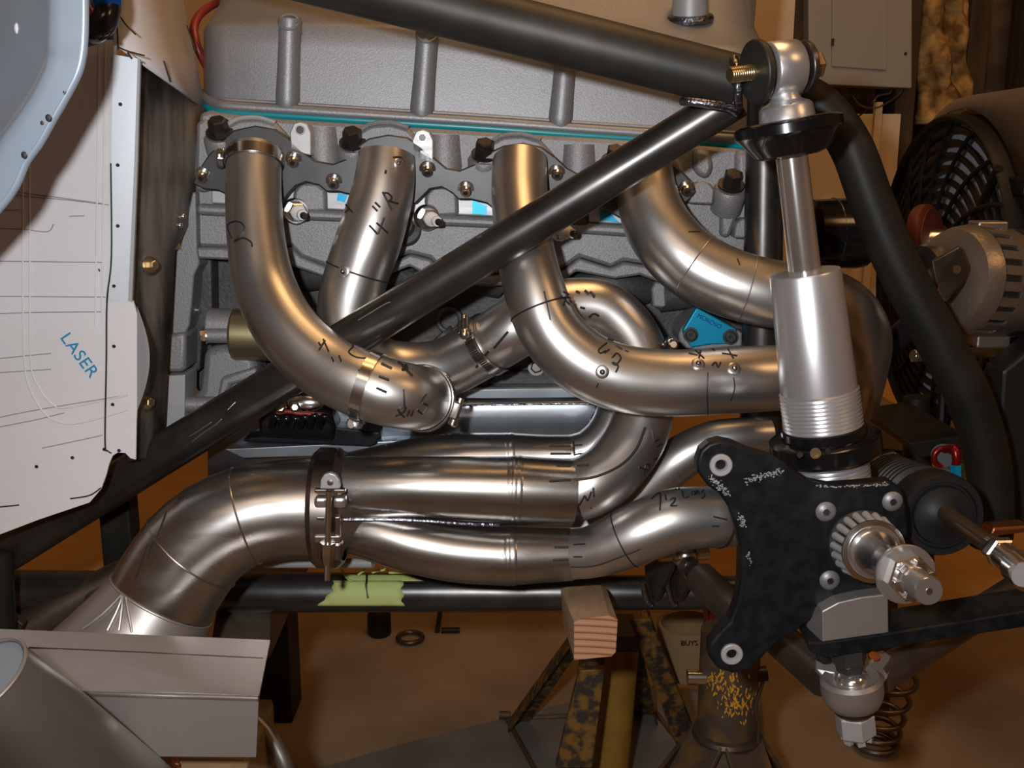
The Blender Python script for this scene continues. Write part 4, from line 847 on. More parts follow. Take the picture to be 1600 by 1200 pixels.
# steering boot and tie rod
st = thing('steering_rack', 'black ribbed rubber steering rack boot with brass coloured tie rod on the right', 'steering rack', P(1470, 800, .8))
a = P(1385, 752, .91); b = P(1474, 806, .78); d = (b-a); L = d.length; prof = [(-.01, .018)]
for i in range(9):
    s_ = L*.06 + L*.62*i/9; prof += [(s_, .0235+.0005*i), (s_+L*.02, .0272+.0006*i), (s_+L*.045, .0272+.0006*i), (s_+L*.06, .0235+.0005*i)]
prof += [(L*.74, .031), (L*.8, .0335), (L*.96, .034), (L, .032), (L, .0275), (L-.003, .0268), (L-.003, .0245), (L+.001, .0235), (L+.002, .012), (L+.004, .010)]
obj('boot', MB().lathe(prof, a, d, 44), M['rubber'], st, smooth=50)
obj('rack_tube', MB().cyl(P(1350, 720, .95), P(1400, 752, .92), .016, 24), M['copper'], st)
tr = obj('tie_rod', MB().cyl(P(1478, 802, .773), P(1556, 858, .69), .0068, 22), M['darkgold'], st)
obj('joint_collar', MB().lathe([(0, .0085), (.006, .0085)], P(1549, 853, .696), P(1556, 858, .69)-P(1478, 802, .773), 24), M['bright'], tr)
obj('joint_nut', MB().lathe([(0, .0115), (.006, .0115), (.007, .010)], P(1560, 860, .685), P(1600, 892, .65)-P(1560, 860, .685), 6), M['bright'], tr, smooth=20)
obj('joint_body', MB().lathe([(.006, .0095), (.022, .0095), (.024, .012), (.04, .012)], P(1562, 862, .683), P(1600, 892, .65)-P(1560, 860, .685), 20), M['bright'], tr)
obj('cross_pin', MB().cyl(P(1588, 886, .655), P(1600, 900, .64), .008, 16), M['machined'], tr)
obj('rack_bracket', MB().prism([P(1358, 742, .93), P(1372, 712, .93), P(1400, 706, .93), P(1420, 720, .93), P(1418, 740, .93)], V(0, .01, 0)), M['bar'], st, smooth=0, bevel=.002)
obj('side_tab', MB().prism([P(1546, 836, .86), P(1552, 826, .86), P(1610, 822, .86), P(1610, 832, .86), P(1560, 838, .86)], V(0, .02, 0)), M['copper'], st, smooth=0, bevel=.002)
# blue and red fittings under the bent tube
ft = thing('hose_fitting', 'small red and blue anodised hose fitting beside the bent black tube', 'fitting', P(1494, 740, .98))
obj('blue_nut', MB().cyl(P(1494, 726, .98), P(1494, 752, .98), .0058, 6), M['cyan'], ft, smooth=0, label='blue hex nut'); obj('red_elbow', MB().tube(catmull([tuple(P(1494, 726, .98)), tuple(P(1494, 712, .98)), tuple(P(1490, 700, .985)), tuple(P(1476, 702, 1.0))], 6), .0042, 14), M['red'], ft, label='red elbow')
obj('red_port', MB().ring(P(1473, 714, 1.0), (0, 1, 0), .009, .003), M['red'], ft)
# oil filter / pulley
of = thing('oil_filter', 'black cylindrical canister behind the chrome shock rod', 'oil filter', P(1290, 365, 1.05))
obj('can', MB().lathe([(0, .02), (.004, .034), (.05, .036), (.06, .034), (.066, .026)], P(1262, 365, 1.05), V(1, .1, 0), 36), M['anod'], of)
obj('end_band', MB().ring(P(1300, 365, 1.054), V(1, .1, 0), .0352, .0012), M['bar'], of)
o = obj('red_ring', MB().lathe([(0, .024), (.012, .024), (.016, .018)], P(1186, 340, 1.06), V(1, .1, 0), 28), M['red'], None); tag(o, 'red fitting behind the grey upright tube at the end of the cylinder head', 'fitting')
# ---------------------------------------------------------------- left body panels
PY = .885
pnl = thing('body_panel', 'large white film covered sheet metal side panel with LASER printed on it', 'panel', P(60, 500, PY))
out = [(-260, -120), (186, -120), (184, 60), (179, 90), (176, 200), (172, 330), (170, 470), (208, 470), (214, 490), (214, 640), (213, 660), (212, 718), (204, 716), (196, 708), (184, 707), (176, 712), (170, 726), (166, 742), (158, 764), (140, 785), (60, 812), (0, 835), (-260, 930)]
pm = MB().prism(poly(out, PY), V(0, .002, 0)); obj('sheet', pm, M['film'], pnl, smooth=0)
SURF['panel'] = (pm.bvh(), [], []); kp = _n(); kp.name = 'panel'
fl_ = MB().prism([P(177, 85, PY-.0015), P(216, 92, PY+.0005), P(213, 250, PY+.0005), P(204, 470, PY+.0005), P(170, 470, PY-.0015), P(172, 330, PY-.0015)], V(0, .002, 0)); obj('edge_strip', fl_, M['filmedge'], pnl, smooth=0)
obj('strip_edge', MB().prism([P(215, 91, PY-.002), P(219, 93, PY-.002), P(215, 250, PY-.002), P(206, 472, PY-.002), P(200, 470, PY-.002), P(210, 250, PY-.002)], V(0, .003, 0)), M['machined'], pnl, smooth=0)
# domed swelling on the right edge
rows = []
for i in range(15):
    a = math.pi*i/14; r_ = []
    for j in range(5):
        f_ = j/4; x = 214 + 20*math.sin(a)*(f_) ; y = 478 + 165*i/14
        q = P(x, y, PY - .010*math.sin(a)*math.sin(f_*math.pi*.5)); r_.append(q)
    r_.append(P(214 + 20*math.sin(a), y, PY + .006)); rows.append(r_)
obj('swelling', MB().grid(rows), M['machined'], pnl, smooth=60)
mb = MB()
for q in ([(36, 200), (36, 420), (38, 560), (48, 610), (74, 650), (110, 662), (160, 652), (200, 640)], [(46, 200), (47, 420), (48, 560), (58, 600), (82, 632), (110, 636), (200, 617)], [(155, 60), (152, 300), (149, 510)], [(165, 60), (162, 300), (159, 505)]):
    c = catmull([tuple(P(x, y, PY)) for x, y in q], 6); mb.tube(c, .0009, 8)
obj('raised_bead', mb, M['film'], pnl, smooth=80)
ink(kp, [[(0, 296), (160, 318)], [(0, 303), (100, 312), (170, 320)], [(0, 328), (30, 328)], [(108, 338), (132, 337)], [(0, 357), (36, 358), (74, 362), (84, 350)], [(0, 408), (160, 410)], [(0, 463), (165, 464)], [(0, 490), (60, 488), (160, 487)], [(0, 560), (80, 552)], [(0, 582), (80, 577)],
    [(0, 652), (60, 640), (200, 617)], [(0, 667), (60, 655), (100, 645)], [(66, 700), (100, 693), (160, 680)]], .0005, 'pencil', 'pencil_line', pnl)
ink(kp, [[(0, 792), (30, 789)], [(110, 779), (140, 774), (158, 762)], [(154, 420), (156, 424)]], .0007, 'ink', 'ink_mark', pnl)
mb = MB()
for q in ([(182, 25), (184, 60), (184, 78)], [(187, 25), (198, 40), (212, 54)], [(184, 73), (200, 80), (226, 87)], [(199, 82), (206, 92)], [(173, 255), (174, 400), (167, 470), (166, 560), (164, 690), (168, 704), (174, 708)]):
    c = catmull([tuple(P(x, y, PY-.002)) for x, y in q], 6); mb.tube(c, .0007, 6)
obj('scribed_line', mb, M['ink'], pnl, smooth=80)
for px, py in ((188, 163), (184, 258), (184, 353), (178, 447), (178, 541), (176, 632), (163, 702), (113, 715), (57, 729), (186, 704)):
    obj('rivet_hole', MB().lathe([(0, .0016), (.0006, .0015)], P(px, py, PY-.0016), (0, -1, 0), 10), M['ink'], pnl)
me = text3d(pnl, 'LASER', 124, 555, PY, .0155, math.radians(-57), M['bluetext'], 'printed_word', ext=.05)
# firewall sheet above, falling back to the valve cover
fw = thing('firewall_sheet', 'tan lit sheet metal firewall panel sloping behind the white panel to the engine', 'panel', P(250, 60, 1.0))
a = [P(182, -130, PY+.004), P(182, 70, PY+.004), P(216, 94, PY+.004), P(268, 132, .96), P(320, 172, 1.05), P(322, 120, 1.06), P(296, 40, 1.08), P(262, -40, 1.08), P(230, -130, 1.06)]
obj('sheet', MB().grid([[P(180, -130, PY+.004), P(180, -30, PY+.004), P(181, 30, PY+.004), P(183, 72, PY+.004), P(216, 95, PY+.004)],
    [P(205, -130, .96), P(215, -30, .96), P(228, 30, .955), P(240, 80, .95), P(266, 131, .95)],
    [P(262, -130, 1.05), P(280, -30, 1.05), P(292, 40, 1.05), P(306, 100, 1.045), P(320, 172, 1.04)]]), M['film'], fw, smooth=60, solid=.002)
for q in ([(256, 95), (262, 115), (266, 128)], [(292, 40), (300, 62), (306, 80)]):
    obj('ink_mark', MB().tube(catmull([tuple(P(x, y, .945 if x < 280 else 1.03)) for x, y in q], 5), .0008, 6), M['ink'], fw)
o = obj('red_hose', MB().tube(catmull([tuple(P(x, y, Y)) for x, y, Y in ((345, 2, 1.2), (328, 10, 1.16), (311, 24, 1.13), (303, 44, 1.11), (306, 66, 1.1), (314, 86, 1.1), (322, 102, 1.11), (330, 115, 1.13))], 8), .0044, 14), M['hose_red'], None); tag(o, 'dark red rubber hose looping behind the left end of the valve cover', 'hose')
# dark grommeted hose fitting at the top left
af = thing('elbow_fitting', 'black and blue hose elbow fitting at the edge of the pale blue fender', 'fitting', P(155, 30, .83))
obj('elbow', MB().tube(catmull([tuple(P(x, y, Y)) for x, y, Y in ((168, -6, .83), (168, 14, .82), (163, 32, .815), (150, 46, .815), (136, 52, .825), (126, 54, .85))], 6), .0098, 22), M['anod'], af)
obj('blue_nut', MB().lathe([(0, .0105), (.003, .0118), (.012, .0118), (.014, .0105), (.022, .0102)], P(166, 12, .82), V(-.02, 0, 1), 6), M['blue'], af, smooth=20, label='blue hex nut')
obj('red_collar', MB().ring(P(138, 22, .84), V(1, .2, .3), .007, .003), M['red'], af)
obj('hose_seat', MB().lathe([(0, .012), (.008, .0115), (.01, .009)], P(152, 60, .822), V(.1, -.1, 1), 18), M['rubber'], af)
# fender
fd = thing('fender', 'pale blue painted fender sheet with rolled edge in the upper left corner', 'fender', P(60, 100, .69))
oe = [(131, -160), (131, -60), (131, 0), (131, 34), (129, 76), (122, 110), (105, 145), (82, 185), (60, 224), (40, 252), (28, 280), (16, 302), (0, 322), (-40, 366), (-120, 450)]
ie = [(74, -160), (74, -60), (74, 0), (73, 40), (72, 78), (68, 104), (54, 135), (38, 162), (18, 190), (0, 214), (-12, 234), (-26, 258), (-44, 282), (-90, 330), (-170, 410)]
E = catmull([list(map(float, q)) for q in oe], 4); I = catmull([list(map(float, q)) for q in ie], 4)
rows = []
for e, i_ in zip(E, I):
    kk = math.sin(e[1]*.06)*.0 
    dent = .003*math.exp(-((e[1]-80)/10)**2)
    r_ = [P(i_[0]-260, i_[1]-60, .90), P(i_[0]-120, i_[1]-30, .80), P(i_[0]-40, i_[1]-8, .742), P(i_[0]-6, i_[1], .717), P(i_[0]+3, i_[1], .708+dent)]
    for f_ in (.15, .4, .7, .92, 1.0): r_.append(P(i_[0]+(e[0]-i_[0])*f_, i_[1]+(e[1]-i_[1])*f_, .700 + dent*(1-f_) + (.004 if f_ == 1 else 0)))
    rows.append(r_)
fmb = MB().grid(rows); obj('sheet', fmb, M['fender'], fd, smooth=70, solid=.0016)
SURF['fender'] = (fmb.bvh(), [], []); kf = _n(); kf.name = 'fender'
obj('rolled_edge', MB().tube([P(e[0], e[1], .703) for e in E], .0032, 14), M['fender'], fd)
mb = MB()
for px, py, s_ in ((126, 116, 3), (100, 144, 3), (76, 184, 5), (66, 192, 4), (82, 176, 2), (38, 242, 5), (31, 254, 2), (6, 318, 3), (102, 143, 3)):
    p, nn = hit(kf, px, py)
    if p: mb.ball(p, .0005*s_, 8, 6, (1, .5, 1.2))
o = obj('paint_chip', mb, M['chip'], fd)
for px, py in ((28, 45),): 
    p, nn = hit(kf, px, py); obj('rivet', MB().ball(p, .0042, 14, 8, (.6, .5, 1)), M['white'], fd)
for px, py in ((97, 38), (61, 170)):
    p, nn = hit(kf, px, py); obj('spot_dimple', MB().lathe([(-.001, .0034), (.0003, .0034), (.0006, .002), (.0001, .0015)], p, nn, 18), M['fender'], fd)
# ---------------------------------------------------------------- tray and cone at the lower left
ty = thing('sheet_metal_tray', 'bent stainless sheet metal tray below the exhaust elbow', 'tray', P(260, 1080, .72))
a = P(-40, 981, .80); b = P(422, 1000, .79); c = P(404, 1091, .715); d = P(-40, 1077, .725)
obj('top_face', MB().prism([a, b, c, d], V(0, .0005, -.0018)), M['sheet'], ty, smooth=0)
e = P(-40, 1180, .722); f_ = P(400, 1183, .712)
obj('front_face', MB().prism([d, c, f_, e], V(0, .002, 0)), M['sheet'], ty, smooth=0)
obj('bend', MB().tube([d, c], .0024, 14), M['steelbright'], ty)  # highlight along the fold painted in with a brighter metal than the sheet
g0 = P(30, 1013, .772) ; g1 = P(413, 1030, .765)
def ontray(x, y):
    dd = ray(x, y); n = (b-a).cross(d-a); return V(0, 0, CAM_H) + dd*((a - V(0, 0, CAM_H)).dot(n)/dd.dot(n))
mb = MB().tube([ontray(46, 1013) + V(0, -.0004, .0006), ontray(230, 1021) + V(0, -.0004, .0006), ontray(412, 1030) + V(0, -.0004, .0006)], .0009, 6); obj('slit', mb, M['blackbolt'], ty)
mb = MB().tube(catmull([tuple(ontray(x, y) + V(0, -.0003, .0005)) for x, y in ((392, 1066), (401, 1058), (402, 1054), (398, 1078), (402, 1082))], 4), .0012, 6); obj('ink_mark', mb, M['ink'], ty)
cn = thing('steel_cone', 'large used steel funnel lying in the lower left corner in front of the tray', 'funnel', P(60, 1120, .62))
c0 = P(-30, 1060, .62); caxis = V(.34, .38, -.86).normalized()
obj('wall', MB().shell([c0 + caxis*s_ for s_ in (0, .004, .05, .1, .2)], [R(150, 0, 1060, .615), R(154, 0, 1060, .615), R(176, 0, 1060, .615), R(196, 0, 1060, .615), R(230, 0, 1060, .615)], .0015, 64), M['cone'], cn, smooth=50)
obj('rim', MB().ring(c0, caxis, R(152, 0, 1060, .615), .0014, 64, 8), M['sheet'], cn)
obj('inner_disc', MB().lathe([(0, R(148, 0, 1060, .615)), (.001, R(148, 0, 1060, .615))], c0 + caxis*.002, caxis, 48), M['bluesheet'], cn)
o = obj('grey_conduit', MB().tube(catmull([tuple(P(x, y, Y)) for x, y, Y in ((380, 1110, .86), (410, 1134, .86), (432, 1168, .855), (448, 1205, .85), (460, 1260, .85))], 8), .0075, 18), M['cone'], None); tag(o, 'grey curved conduit coming out from under the sheet metal tray', 'conduit')
pts_ = [P(270 + 2*k_, 1176 + 5*k_, .78) for k_ in range(12)]
mb = MB()
for ph in (0, 2.09, 4.19):
    mb.tube(catmull([list(P(269 + .9*k_, 1172 + 3.2*k_, .785) + V(.0016*math.cos(k_*.9+ph), 0, .0016*math.sin(k_*.9+ph))) for k_ in range(20)], 2), .0016, 8)
o = obj('copper_cable', mb, M['copper'], None); tag(o, 'short twisted golden cable hanging below the tray at the bottom edge', 'cable')
o = obj('paper_box', MB().prism([P(195, 1178, .80), P(384, 1184, .80), P(386, 1196, .79), P(390, 1290, .78), P(195, 1290, .78)], V(0, .1, 0)), M['cardboard'], None, smooth=0, bevel=.002); tag(o, 'brown box edge under the sheet metal tray at the bottom of the frame', 'box')
# ---------------------------------------------------------------- tape, block, stands
tp = thing('masking_tape', 'torn yellow green masking tape wrapped on the frame rail with a black mark', 'tape', P(575, 920, 1.0))
def onrail(px, py, off=.0006):
    # rail axis near x, cylinder hit
    a_ = P(-60, 925, 1.03); b_ = P(1160, 926, 1.015); axr = (b_-a_).normalized(); rr = R(60, 560, 925, 1.022) + off
    o_ = V(0, 0, CAM_H); d_ = ray(px, py).normalized(); w_ = o_ - a_
    dp = d_ - axr*d_.dot(axr); wp = w_ - axr*w_.dot(axr)
    A_ = dp.dot(dp); B_ = 2*dp.dot(wp); C_ = wp.dot(wp) - rr*rr; disc = B_*B_ - 4*A_*C_
    s_ = (-B_ - math.sqrt(max(disc, 0)))/(2*A_); return o_ + d_*s_
rows = []
for j in range(12):
    f2 = j/11; y = 908 + (947-908)*f2; xl = 520 - 24*max(0, f2*1.6-.6) + 2*math.sin(j*1.7); xr2 = 628 + 3*math.sin(j*1.3) + 2*f2
    rows.append([onrail(xl + (xr2-xl)*i/10, y - (1.0 if j == 0 else 0), .0009) for i in range(11)])
obj('lower_strip', MB().grid(rows), M['tape'], tp, smooth=60, solid=.0006)
rows = []
for j in range(7):
    f2 = j/6; y = 898 + 10*f2; xl = 538 + 12*f2 + 2*math.sin(j*2.0); xr2 = 634 + 28*f2
    rows.append([onrail(xl + (xr2-xl)*i/12, y - (1.6 if (j == 0 and i % 2) else 0), .0006) for i in range(13)])
obj('upper_strip', MB().grid(rows), M['tape'], tp, smooth=60, solid=.0006)
for q in ([(560, 897), (566, 892), (570, 888), (568, 884)], [(582, 893), (592, 889), (600, 888), (602, 884)], [(608, 893), (620, 893), (633, 892), (634, 888)], [(540, 898), (536, 890), (534, 884), (539, 880)], [(536, 888), (540, 900), (550, 907)]):
    obj('torn_shred', MB().tube(catmull([list(onrail(x, max(y, 897), .002) + V(0, -.002, max(0, (897-y))*.0006)) for x, y in q], 4), .0012, 6), M['tape'], tp)
obj('ink_mark', MB().tube(catmull([list(onrail(x, y, .0014)) for x, y in ((573, 897), (573, 908), (572, 915), (575, 935))], 4), .0012, 6), M['ink'], tp)
# wood block
wm = M['wood']; eg = bpy.data.materials.new('end_grain'); eg.use_nodes = True; nt = eg.node_tree; bs = nt.nodes['Principled BSDF']; bs.inputs['Roughness'].default_value = .75
tc = nt.nodes.new('ShaderNodeTexCoord'); mp_ = nt.nodes.new('ShaderNodeMapping'); mp_.inputs['Location'].default_value = (.02, 0, .30); nt.links.new(tc.outputs['Object'], mp_.inputs[0])
wv = nt.nodes.new('ShaderNodeTexWave'); wv.wave_type = 'RINGS'; wv.rings_direction = 'Y'; wv.wave_profile = 'SAW'; wv.inputs['Scale'].default_value = 48; wv.inputs['Distortion'].default_value = .6; wv.inputs['Detail'].default_value = 2; wv.inputs['Detail Scale'].default_value = .6
nt.links.new(mp_.outputs[0], wv.inputs[0]); cr = nt.nodes.new('ShaderNodeValToRGB'); e_ = cr.color_ramp.elements; e_[0].position = .0; e_[0].color = (.15, .04, .015, 1); e_[1].position = .42; e_[1].color = (.45, .24, .125, 1)
n_ = e_.new(.95); n_.color = (.40, .20, .10, 1); n2 = e_.new(1.0); n2.color = (.16, .045, .018, 1)
nt.links.new(wv.outputs[0], cr.inputs[0]); nt.links.new(cr.outputs[0], bs.inputs['Base Color'])
wk = thing('wood_block', 'short sawn pine two by four block wedged under the lower header pipe', 'wood block', P(930, 1000, .85))
f0 = [P(897, 972, .835), P(909, 966, .835), P(952, 962, .835), P(965, 968, .835), P(962, 1018, .835), P(956, 1025, .835), P(897, 1031, .835)]
bk_ = [P(876, 921, .955), P(884, 917, .955), P(938, 914, .955), P(948, 920, .955), P(946, 962, .955), P(940, 968, .955), P(880, 974, .955)]
obj('plank', MB().add(f0 + bk_, [list(range(7)), list(range(7, 14))[::-1]] + [[i, i+7, (i+1) % 7+7, (i+1) % 7] for i in range(7)]), wm, wk, smooth=0, bevel=.0008)
obj('end_face', MB().prism([p + V(0, -.0005, 0) for p in f0], V(0, .0012, 0)), eg, wk, smooth=0, label='sawn end with reddish growth rings')
# angle iron jack stand
js = thing('jack_stand', 'rusty yellow angle iron jack stand behind the wood block', 'jack stand', F(930, 1150))
top = P(1000, 968, 1.22); zt = top.z
feet = [F(792, 1128), F(868, 1268), F(1024, 1118), F(1128, 1250)]
tops = [P(910, 962, 1.24), P(915, 1002, 1.14), P(992, 964, 1.25), P(1018, 968, 1.16)]
cen = sum(feet, V(0, 0, 0))/4
for i, (ft_, tt) in enumerate(zip(feet, tops)):
    L_ = (tt - ft_); out_ = V((ft_-cen).x, (ft_-cen).y, 0)
    wx = V(-math.copysign(.034, out_.x), 0, 0); wy = V(0, -math.copysign(.034, out_.y), 0)
    m_ = MB().prism([ft_, ft_+wx, tt+wx*.8, tt], V(0, math.copysign(.003, -out_.y), 0)); m_.prism([ft_, ft_+wy, tt+wy*.8, tt], V(math.copysign(.003, -out_.x), 0, 0))
    obj('leg', m_, M['stand'], js, smooth=0, bevel=.0008)
obj('head_plate', MB().box((top.x-.05, 1.20, zt-.008), (.085, .07, .02)), M['blackbolt'], js, smooth=0, bevel=.002)
obj('ratchet_post', MB().cyl(V(P(958, 1100, 1.24).x, 1.25, .05), V(P(975, 1000, 1.24).x, 1.25, zt), .024, 24), M['ochre'], js)
obj('front_post', MB().prism([P(905, 1048, 1.10), P(945, 1046, 1.10), P(925, 1200, 1.10), P(868, 1200, 1.10)], V(0, .012, 0)), M['stand'], js, smooth=0, bevel=.001)
for p_, q_ in ((0, 1), (2, 3), (0, 2)): obj('base_brace', MB().cyl(feet[p_]+V(0, 0, .006), feet[q_]+V(0, 0, .006), .004, 8), M['standdark'], js)
obj('foot_bolt', MB().cyl(feet[0]+V(-.012, 0, .012), feet[0]+V(.005, 0, .012), .006, 12), M['standdark'], js)
# pipe post stand in front
ps = thing('post_stand', 'round dark steel post stand with peeling yellow paint under the upright', 'stand', V(P(1135, 1150, 1.06).x, 1.06, 0))
pc = P(1137, 1100, 1.06); px_ = pc.x; rp = R(92, 1137, 1100, 1.06); zb_ = P(1137, 1150, 1.06).z; ztp = P(1137, 985, 1.06).z
obj('post', MB().lathe([(0, rp), (ztp-zb_, rp)], V(px_, 1.06, zb_), (0, 0, 1), 36), M['standdark'], ps)
obj('weld_collar', MB().ring(V(px_, 1.06, zb_+.004), (0, 0, 1), rp, .006, 36, 8), M['weld'] if 0 else M['tubebrown'], ps)
for i in range(4):
    a = math.pi/2*i + .5; d_ = V(math.cos(a), math.sin(a), 0); s_ = V(-d_.y, d_.x, 0)*.026
    A_ = V(px_, 1.06, zb_+.004) + d_*rp*.75; B_ = V(px_, 1.06, 0) + d_*.17
    obj('leg', MB().prism([A_+s_, A_-s_, B_-s_*1.2, B_+s_*1.2], d_*.004 + V(0, 0, .004)), M['standdark'], ps, smooth=0, bevel=.001)
obj('base_hub', MB().lathe([(0, .11), (zb_*.4, .085), (zb_, rp*1.02)], V(px_, 1.06, 0), (0, 0, 1), 4, ph=.3), M['standdark'], ps, smooth=0)
yb = 1.06 - rp
SURF['post'] = (MB().lathe([(0, rp), (ztp-zb_, rp)], V(px_, 1.06, zb_), (0, 0, 1), 36).bvh(), [], []); kq = _n(); kq.name = 'post'
mb = MB()
for _ in range(170):
    x = random.gauss(1152, 16); y = random.gauss(1090, 18) + (x-1150)*.2
    if random.random() < .25: x = random.gauss(1118, 9); y = random.gauss(1064, 8)
    p, nn = hit(kq, x, y)
    if p is None: continue
    tq = V(0, 0, 1); sd = nn.cross(tq); a = random.uniform(-.6, .6); l_ = random.uniform(.0015, .0045); w2 = random.uniform(.0005, .0012)
    u_ = tq*math.cos(a) + sd*math.sin(a); v_ = nn.cross(u_)
    mb.add([p + nn*.0004 + u_*l_, p + nn*.0004 + v_*w2, p + nn*.0004 - u_*l_, p + nn*.0004 - v_*w2], [[0, 1, 2, 3]])
o = obj('paint_flakes', mb, mat('yellow_paint_flake', (.62, .30, .02), .35), ps, smooth=0); o['kind'] = 'stuff'; o['label'] = 'flaking yellow paint'
obj('lock_pin', MB().cyl(P(1074, 1058, 1.05), P(1104, 1058, 1.05), .0085, 18), M['bright'], ps)
obj('lock_pin', MB().cyl(P(1180, 1054, 1.05), P(1198, 1052, 1.05), .0085, 18), M['blackbolt'], ps)
obj('chain', MB().tube(catmull([tuple(P(x, y, 1.03)) for x, y in ((1192, 1066), (1184, 1090), (1180, 1110), (1185, 1130), (1184, 1160))], 5), .0022, 8), M['tubebrown'], ps)
# cardboard tube and red jack behind
cb_ = thing('tan_pipe', 'tan pipe coupling lying behind the rusty stand with dark print', 'pipe', F(1080, 1040, .1))
obj('tube', MB().shell([P(1078, 1046, 1.32), P(1076, 1006, 1.32), P(1075, 972, 1.32)], .043, .006, 36), M['cardboard'], cb_)
text3d(cb_, 'BUYS', 1076, 1003, 1.272, .010, 0, M['ink'], 'printed_word', off=.004)
o = obj('red_jack', MB().prism(poly([(1107, 950), (1128, 950), (1136, 970), (1130, 1000), (1108, 1010)], 1.12), V(0, .04, 0)), M['red'], None, smooth=0, bevel=.004); tag(o, 'small red metal part seen between the upright and the rusty stand', 'bracket')
# helical spring on the floor
sc = F(1372, 1172); pts_ = []
for k_ in range(150):
    a = k_/150*2*math.pi*5.5; f2 = k_/150
    rr = .030 - .004*f2; pts_.append(sc + V(rr*math.cos(a)+.03*f2*f2 - .004, rr*math.sin(a), .006 + .125*f2**1.5))
o = obj('coil_spring', MB().tube(pts_, .0042, 10), M['tubebrown'], None); tag(o, 'dark coil spring standing on the floor behind the ball joint', 'spring')
# ---------------------------------------------------------------- radiator, fan, alternator
rdx = .585
rad_ = thing('radiator', 'aluminium radiator core with brown sheet shroud at the right edge', 'radiator', V(rdx+.05, 1.4, .45))
obj('core', MB().box((rdx+.055, 1.33, .66), (.03, .46, .48)), M['fins'], rad_, smooth=0)
mb = MB()
fc = V(rdx+.012, 1.40, .702); RF = .216
n_ = 48
o_pts = []
for k_ in range(n_):
    a = 2*math.pi*k_/n_; cy, sy = math.cos(a), math.sin(a)
    s_ = RF*1.1 if cy > 0 else min(.34/max(abs(cy), 1e-3), .238/max(abs(sy), 1e-3)); o_pts.append(V(rdx+.015, fc.y + cy*s_, fc.z + sy*s_))
i_pts = [V(rdx+.008, fc.y + math.cos(2*math.pi*k_/n_)*RF*1.03, fc.z + math.sin(2*math.pi*k_/n_)*RF*1.03) for k_ in range(n_)]
mb.add(o_pts + i_pts + [p + V(.03, 0, 0) for p in o_pts], [[k_, (k_+1) % n_, n_+(k_+1) % n_, n_+k_] for k_ in range(n_)] + [[k_, 2*n_+k_, 2*n_+(k_+1) % n_, (k_+1) % n_] for k_ in range(n_)])
obj('shroud', mb, M['shroud'], rad_, smooth=30, solid=.002)
obj('side_tank', MB().box((rdx+.05, 1.05, .68), (.09, .09, .54)), M['shroud'], rad_, smooth=0, bevel=.006)
obj('shroud_bolt', MB().ball(V(rdx+.004, 1.165, .80), .006), M['bright'], rad_)
fan = thing('cooling_fan', 'black electric cooling fan with curved grille on the radiator', 'fan', fc)
X = V(-1, 0, 0)
obj('outer_ring', MB().lathe([(-.012, RF*1.0), (.02, RF*1.0), (.024, RF*.985), (.02, RF*.96), (-.012, RF*.96)], fc, X, 64, caps=False), M['fanblack'], fan)
for k_ in range(9):
    r_ = RF*(.26 + .70*(k_+.5)/9)
    obj('grille_ring', MB().lathe([(-.001, r_-.0065), (.003, r_-.006), (.004, r_+.001), (0, r_+.0015)], fc + X*.012*(1 - (r_/RF)**2) + X*.008, X, 56, caps=False), M['fanblack'], fan)
for k_ in range(18):
    a = 2*math.pi*k_/18; pts_ = []
    for j in range(9):
        f2 = j/8; r_ = RF*(.2 + .79*f2); aa = a + .55*f2
        pts_.append(fc + X*(.024 - .012*f2*f2) + V(0, math.cos(aa)*r_, math.sin(aa)*r_))
    obj('spoke', MB().tube(catmull([tuple(p) for p in pts_], 2), .0032, 6), M['fanblack'], fan)
obj('hub', MB().lathe([(-.01, RF*.3), (.022, RF*.29), (.034, RF*.24), (.038, RF*.1)], fc, X, 40), M['fanblack'], fan)
obj('mount_clip', MB().box(fc + V(-.006, -.185, .125), (.012, .045, .022)), M['fanblack'], fan, smooth=0, bevel=.003)
for a in (2.4, 3.4, 4.4, 5.6):
    obj('mount_arm', MB().cyl(fc + X*.006 + V(0, math.cos(a)*RF*.3, math.sin(a)*RF*.3), fc + X*.02 + V(0, math.cos(a)*RF, math.sin(a)*RF), .006, 8), M['fanblack'], fan)
# alternator
al = thing('alternator', 'bronze lit alternator with slotted case behind the bent tube', 'alternator', P(1540, 440, 1.0))
ac = P(1530, 440, 1.03); aax = V(.93, .35, -.10).normalized(); ar = .055
a1 = ac - aax*.045
mb = MB().lathe([(0, ar*.55), (.006, ar*.9), (.014, ar*.97), (.022, ar)], a1, aax, 44); obj('front_case', mb, M['alt'], al, smooth=35)
obj('stator', MB().lathe([(.022, ar*.96), (.046, ar*.96)], a1, aax, 44), M['blackbolt'], al)
for k_ in range(22):
    a = 2*math.pi*k_/22; f3 = frame(aax); d_ = f3 @ V(math.cos(a), math.sin(a), 0); tq = aax.cross(d_)
    obj('stator_bar', MB().box(a1 + aax*.034 + d_*ar*.97, (.004, .009, .022), Matrix((d_, tq, aax)).transposed()), M['alt'], al, smooth=0)
rc = obj('rear_case', MB().lathe([(.046, ar), (.085, ar*1.0), (.1, ar*.93), (.115, ar*.7)], a1, aax, 44), M['alt'], al, smooth=35)
for k_ in range(14):
    a = 2*math.pi*k_/14 + .1; f3 = frame(aax); d_ = f3 @ V(math.cos(a), math.sin(a), 0); tq = aax.cross(d_)
    obj('vent_slot', MB().box(a1 + aax*.074 + d_*ar*.995, (.003, .012, .014), Matrix((d_, tq, aax)).transposed()), M['blackbolt'], rc, smooth=0)
obj('case_lug', MB().box(a1 + aax*.012 + V(0, 0, -ar*.95), (.028, .026, .026)), M['alt'], al, smooth=0, bevel=.002)
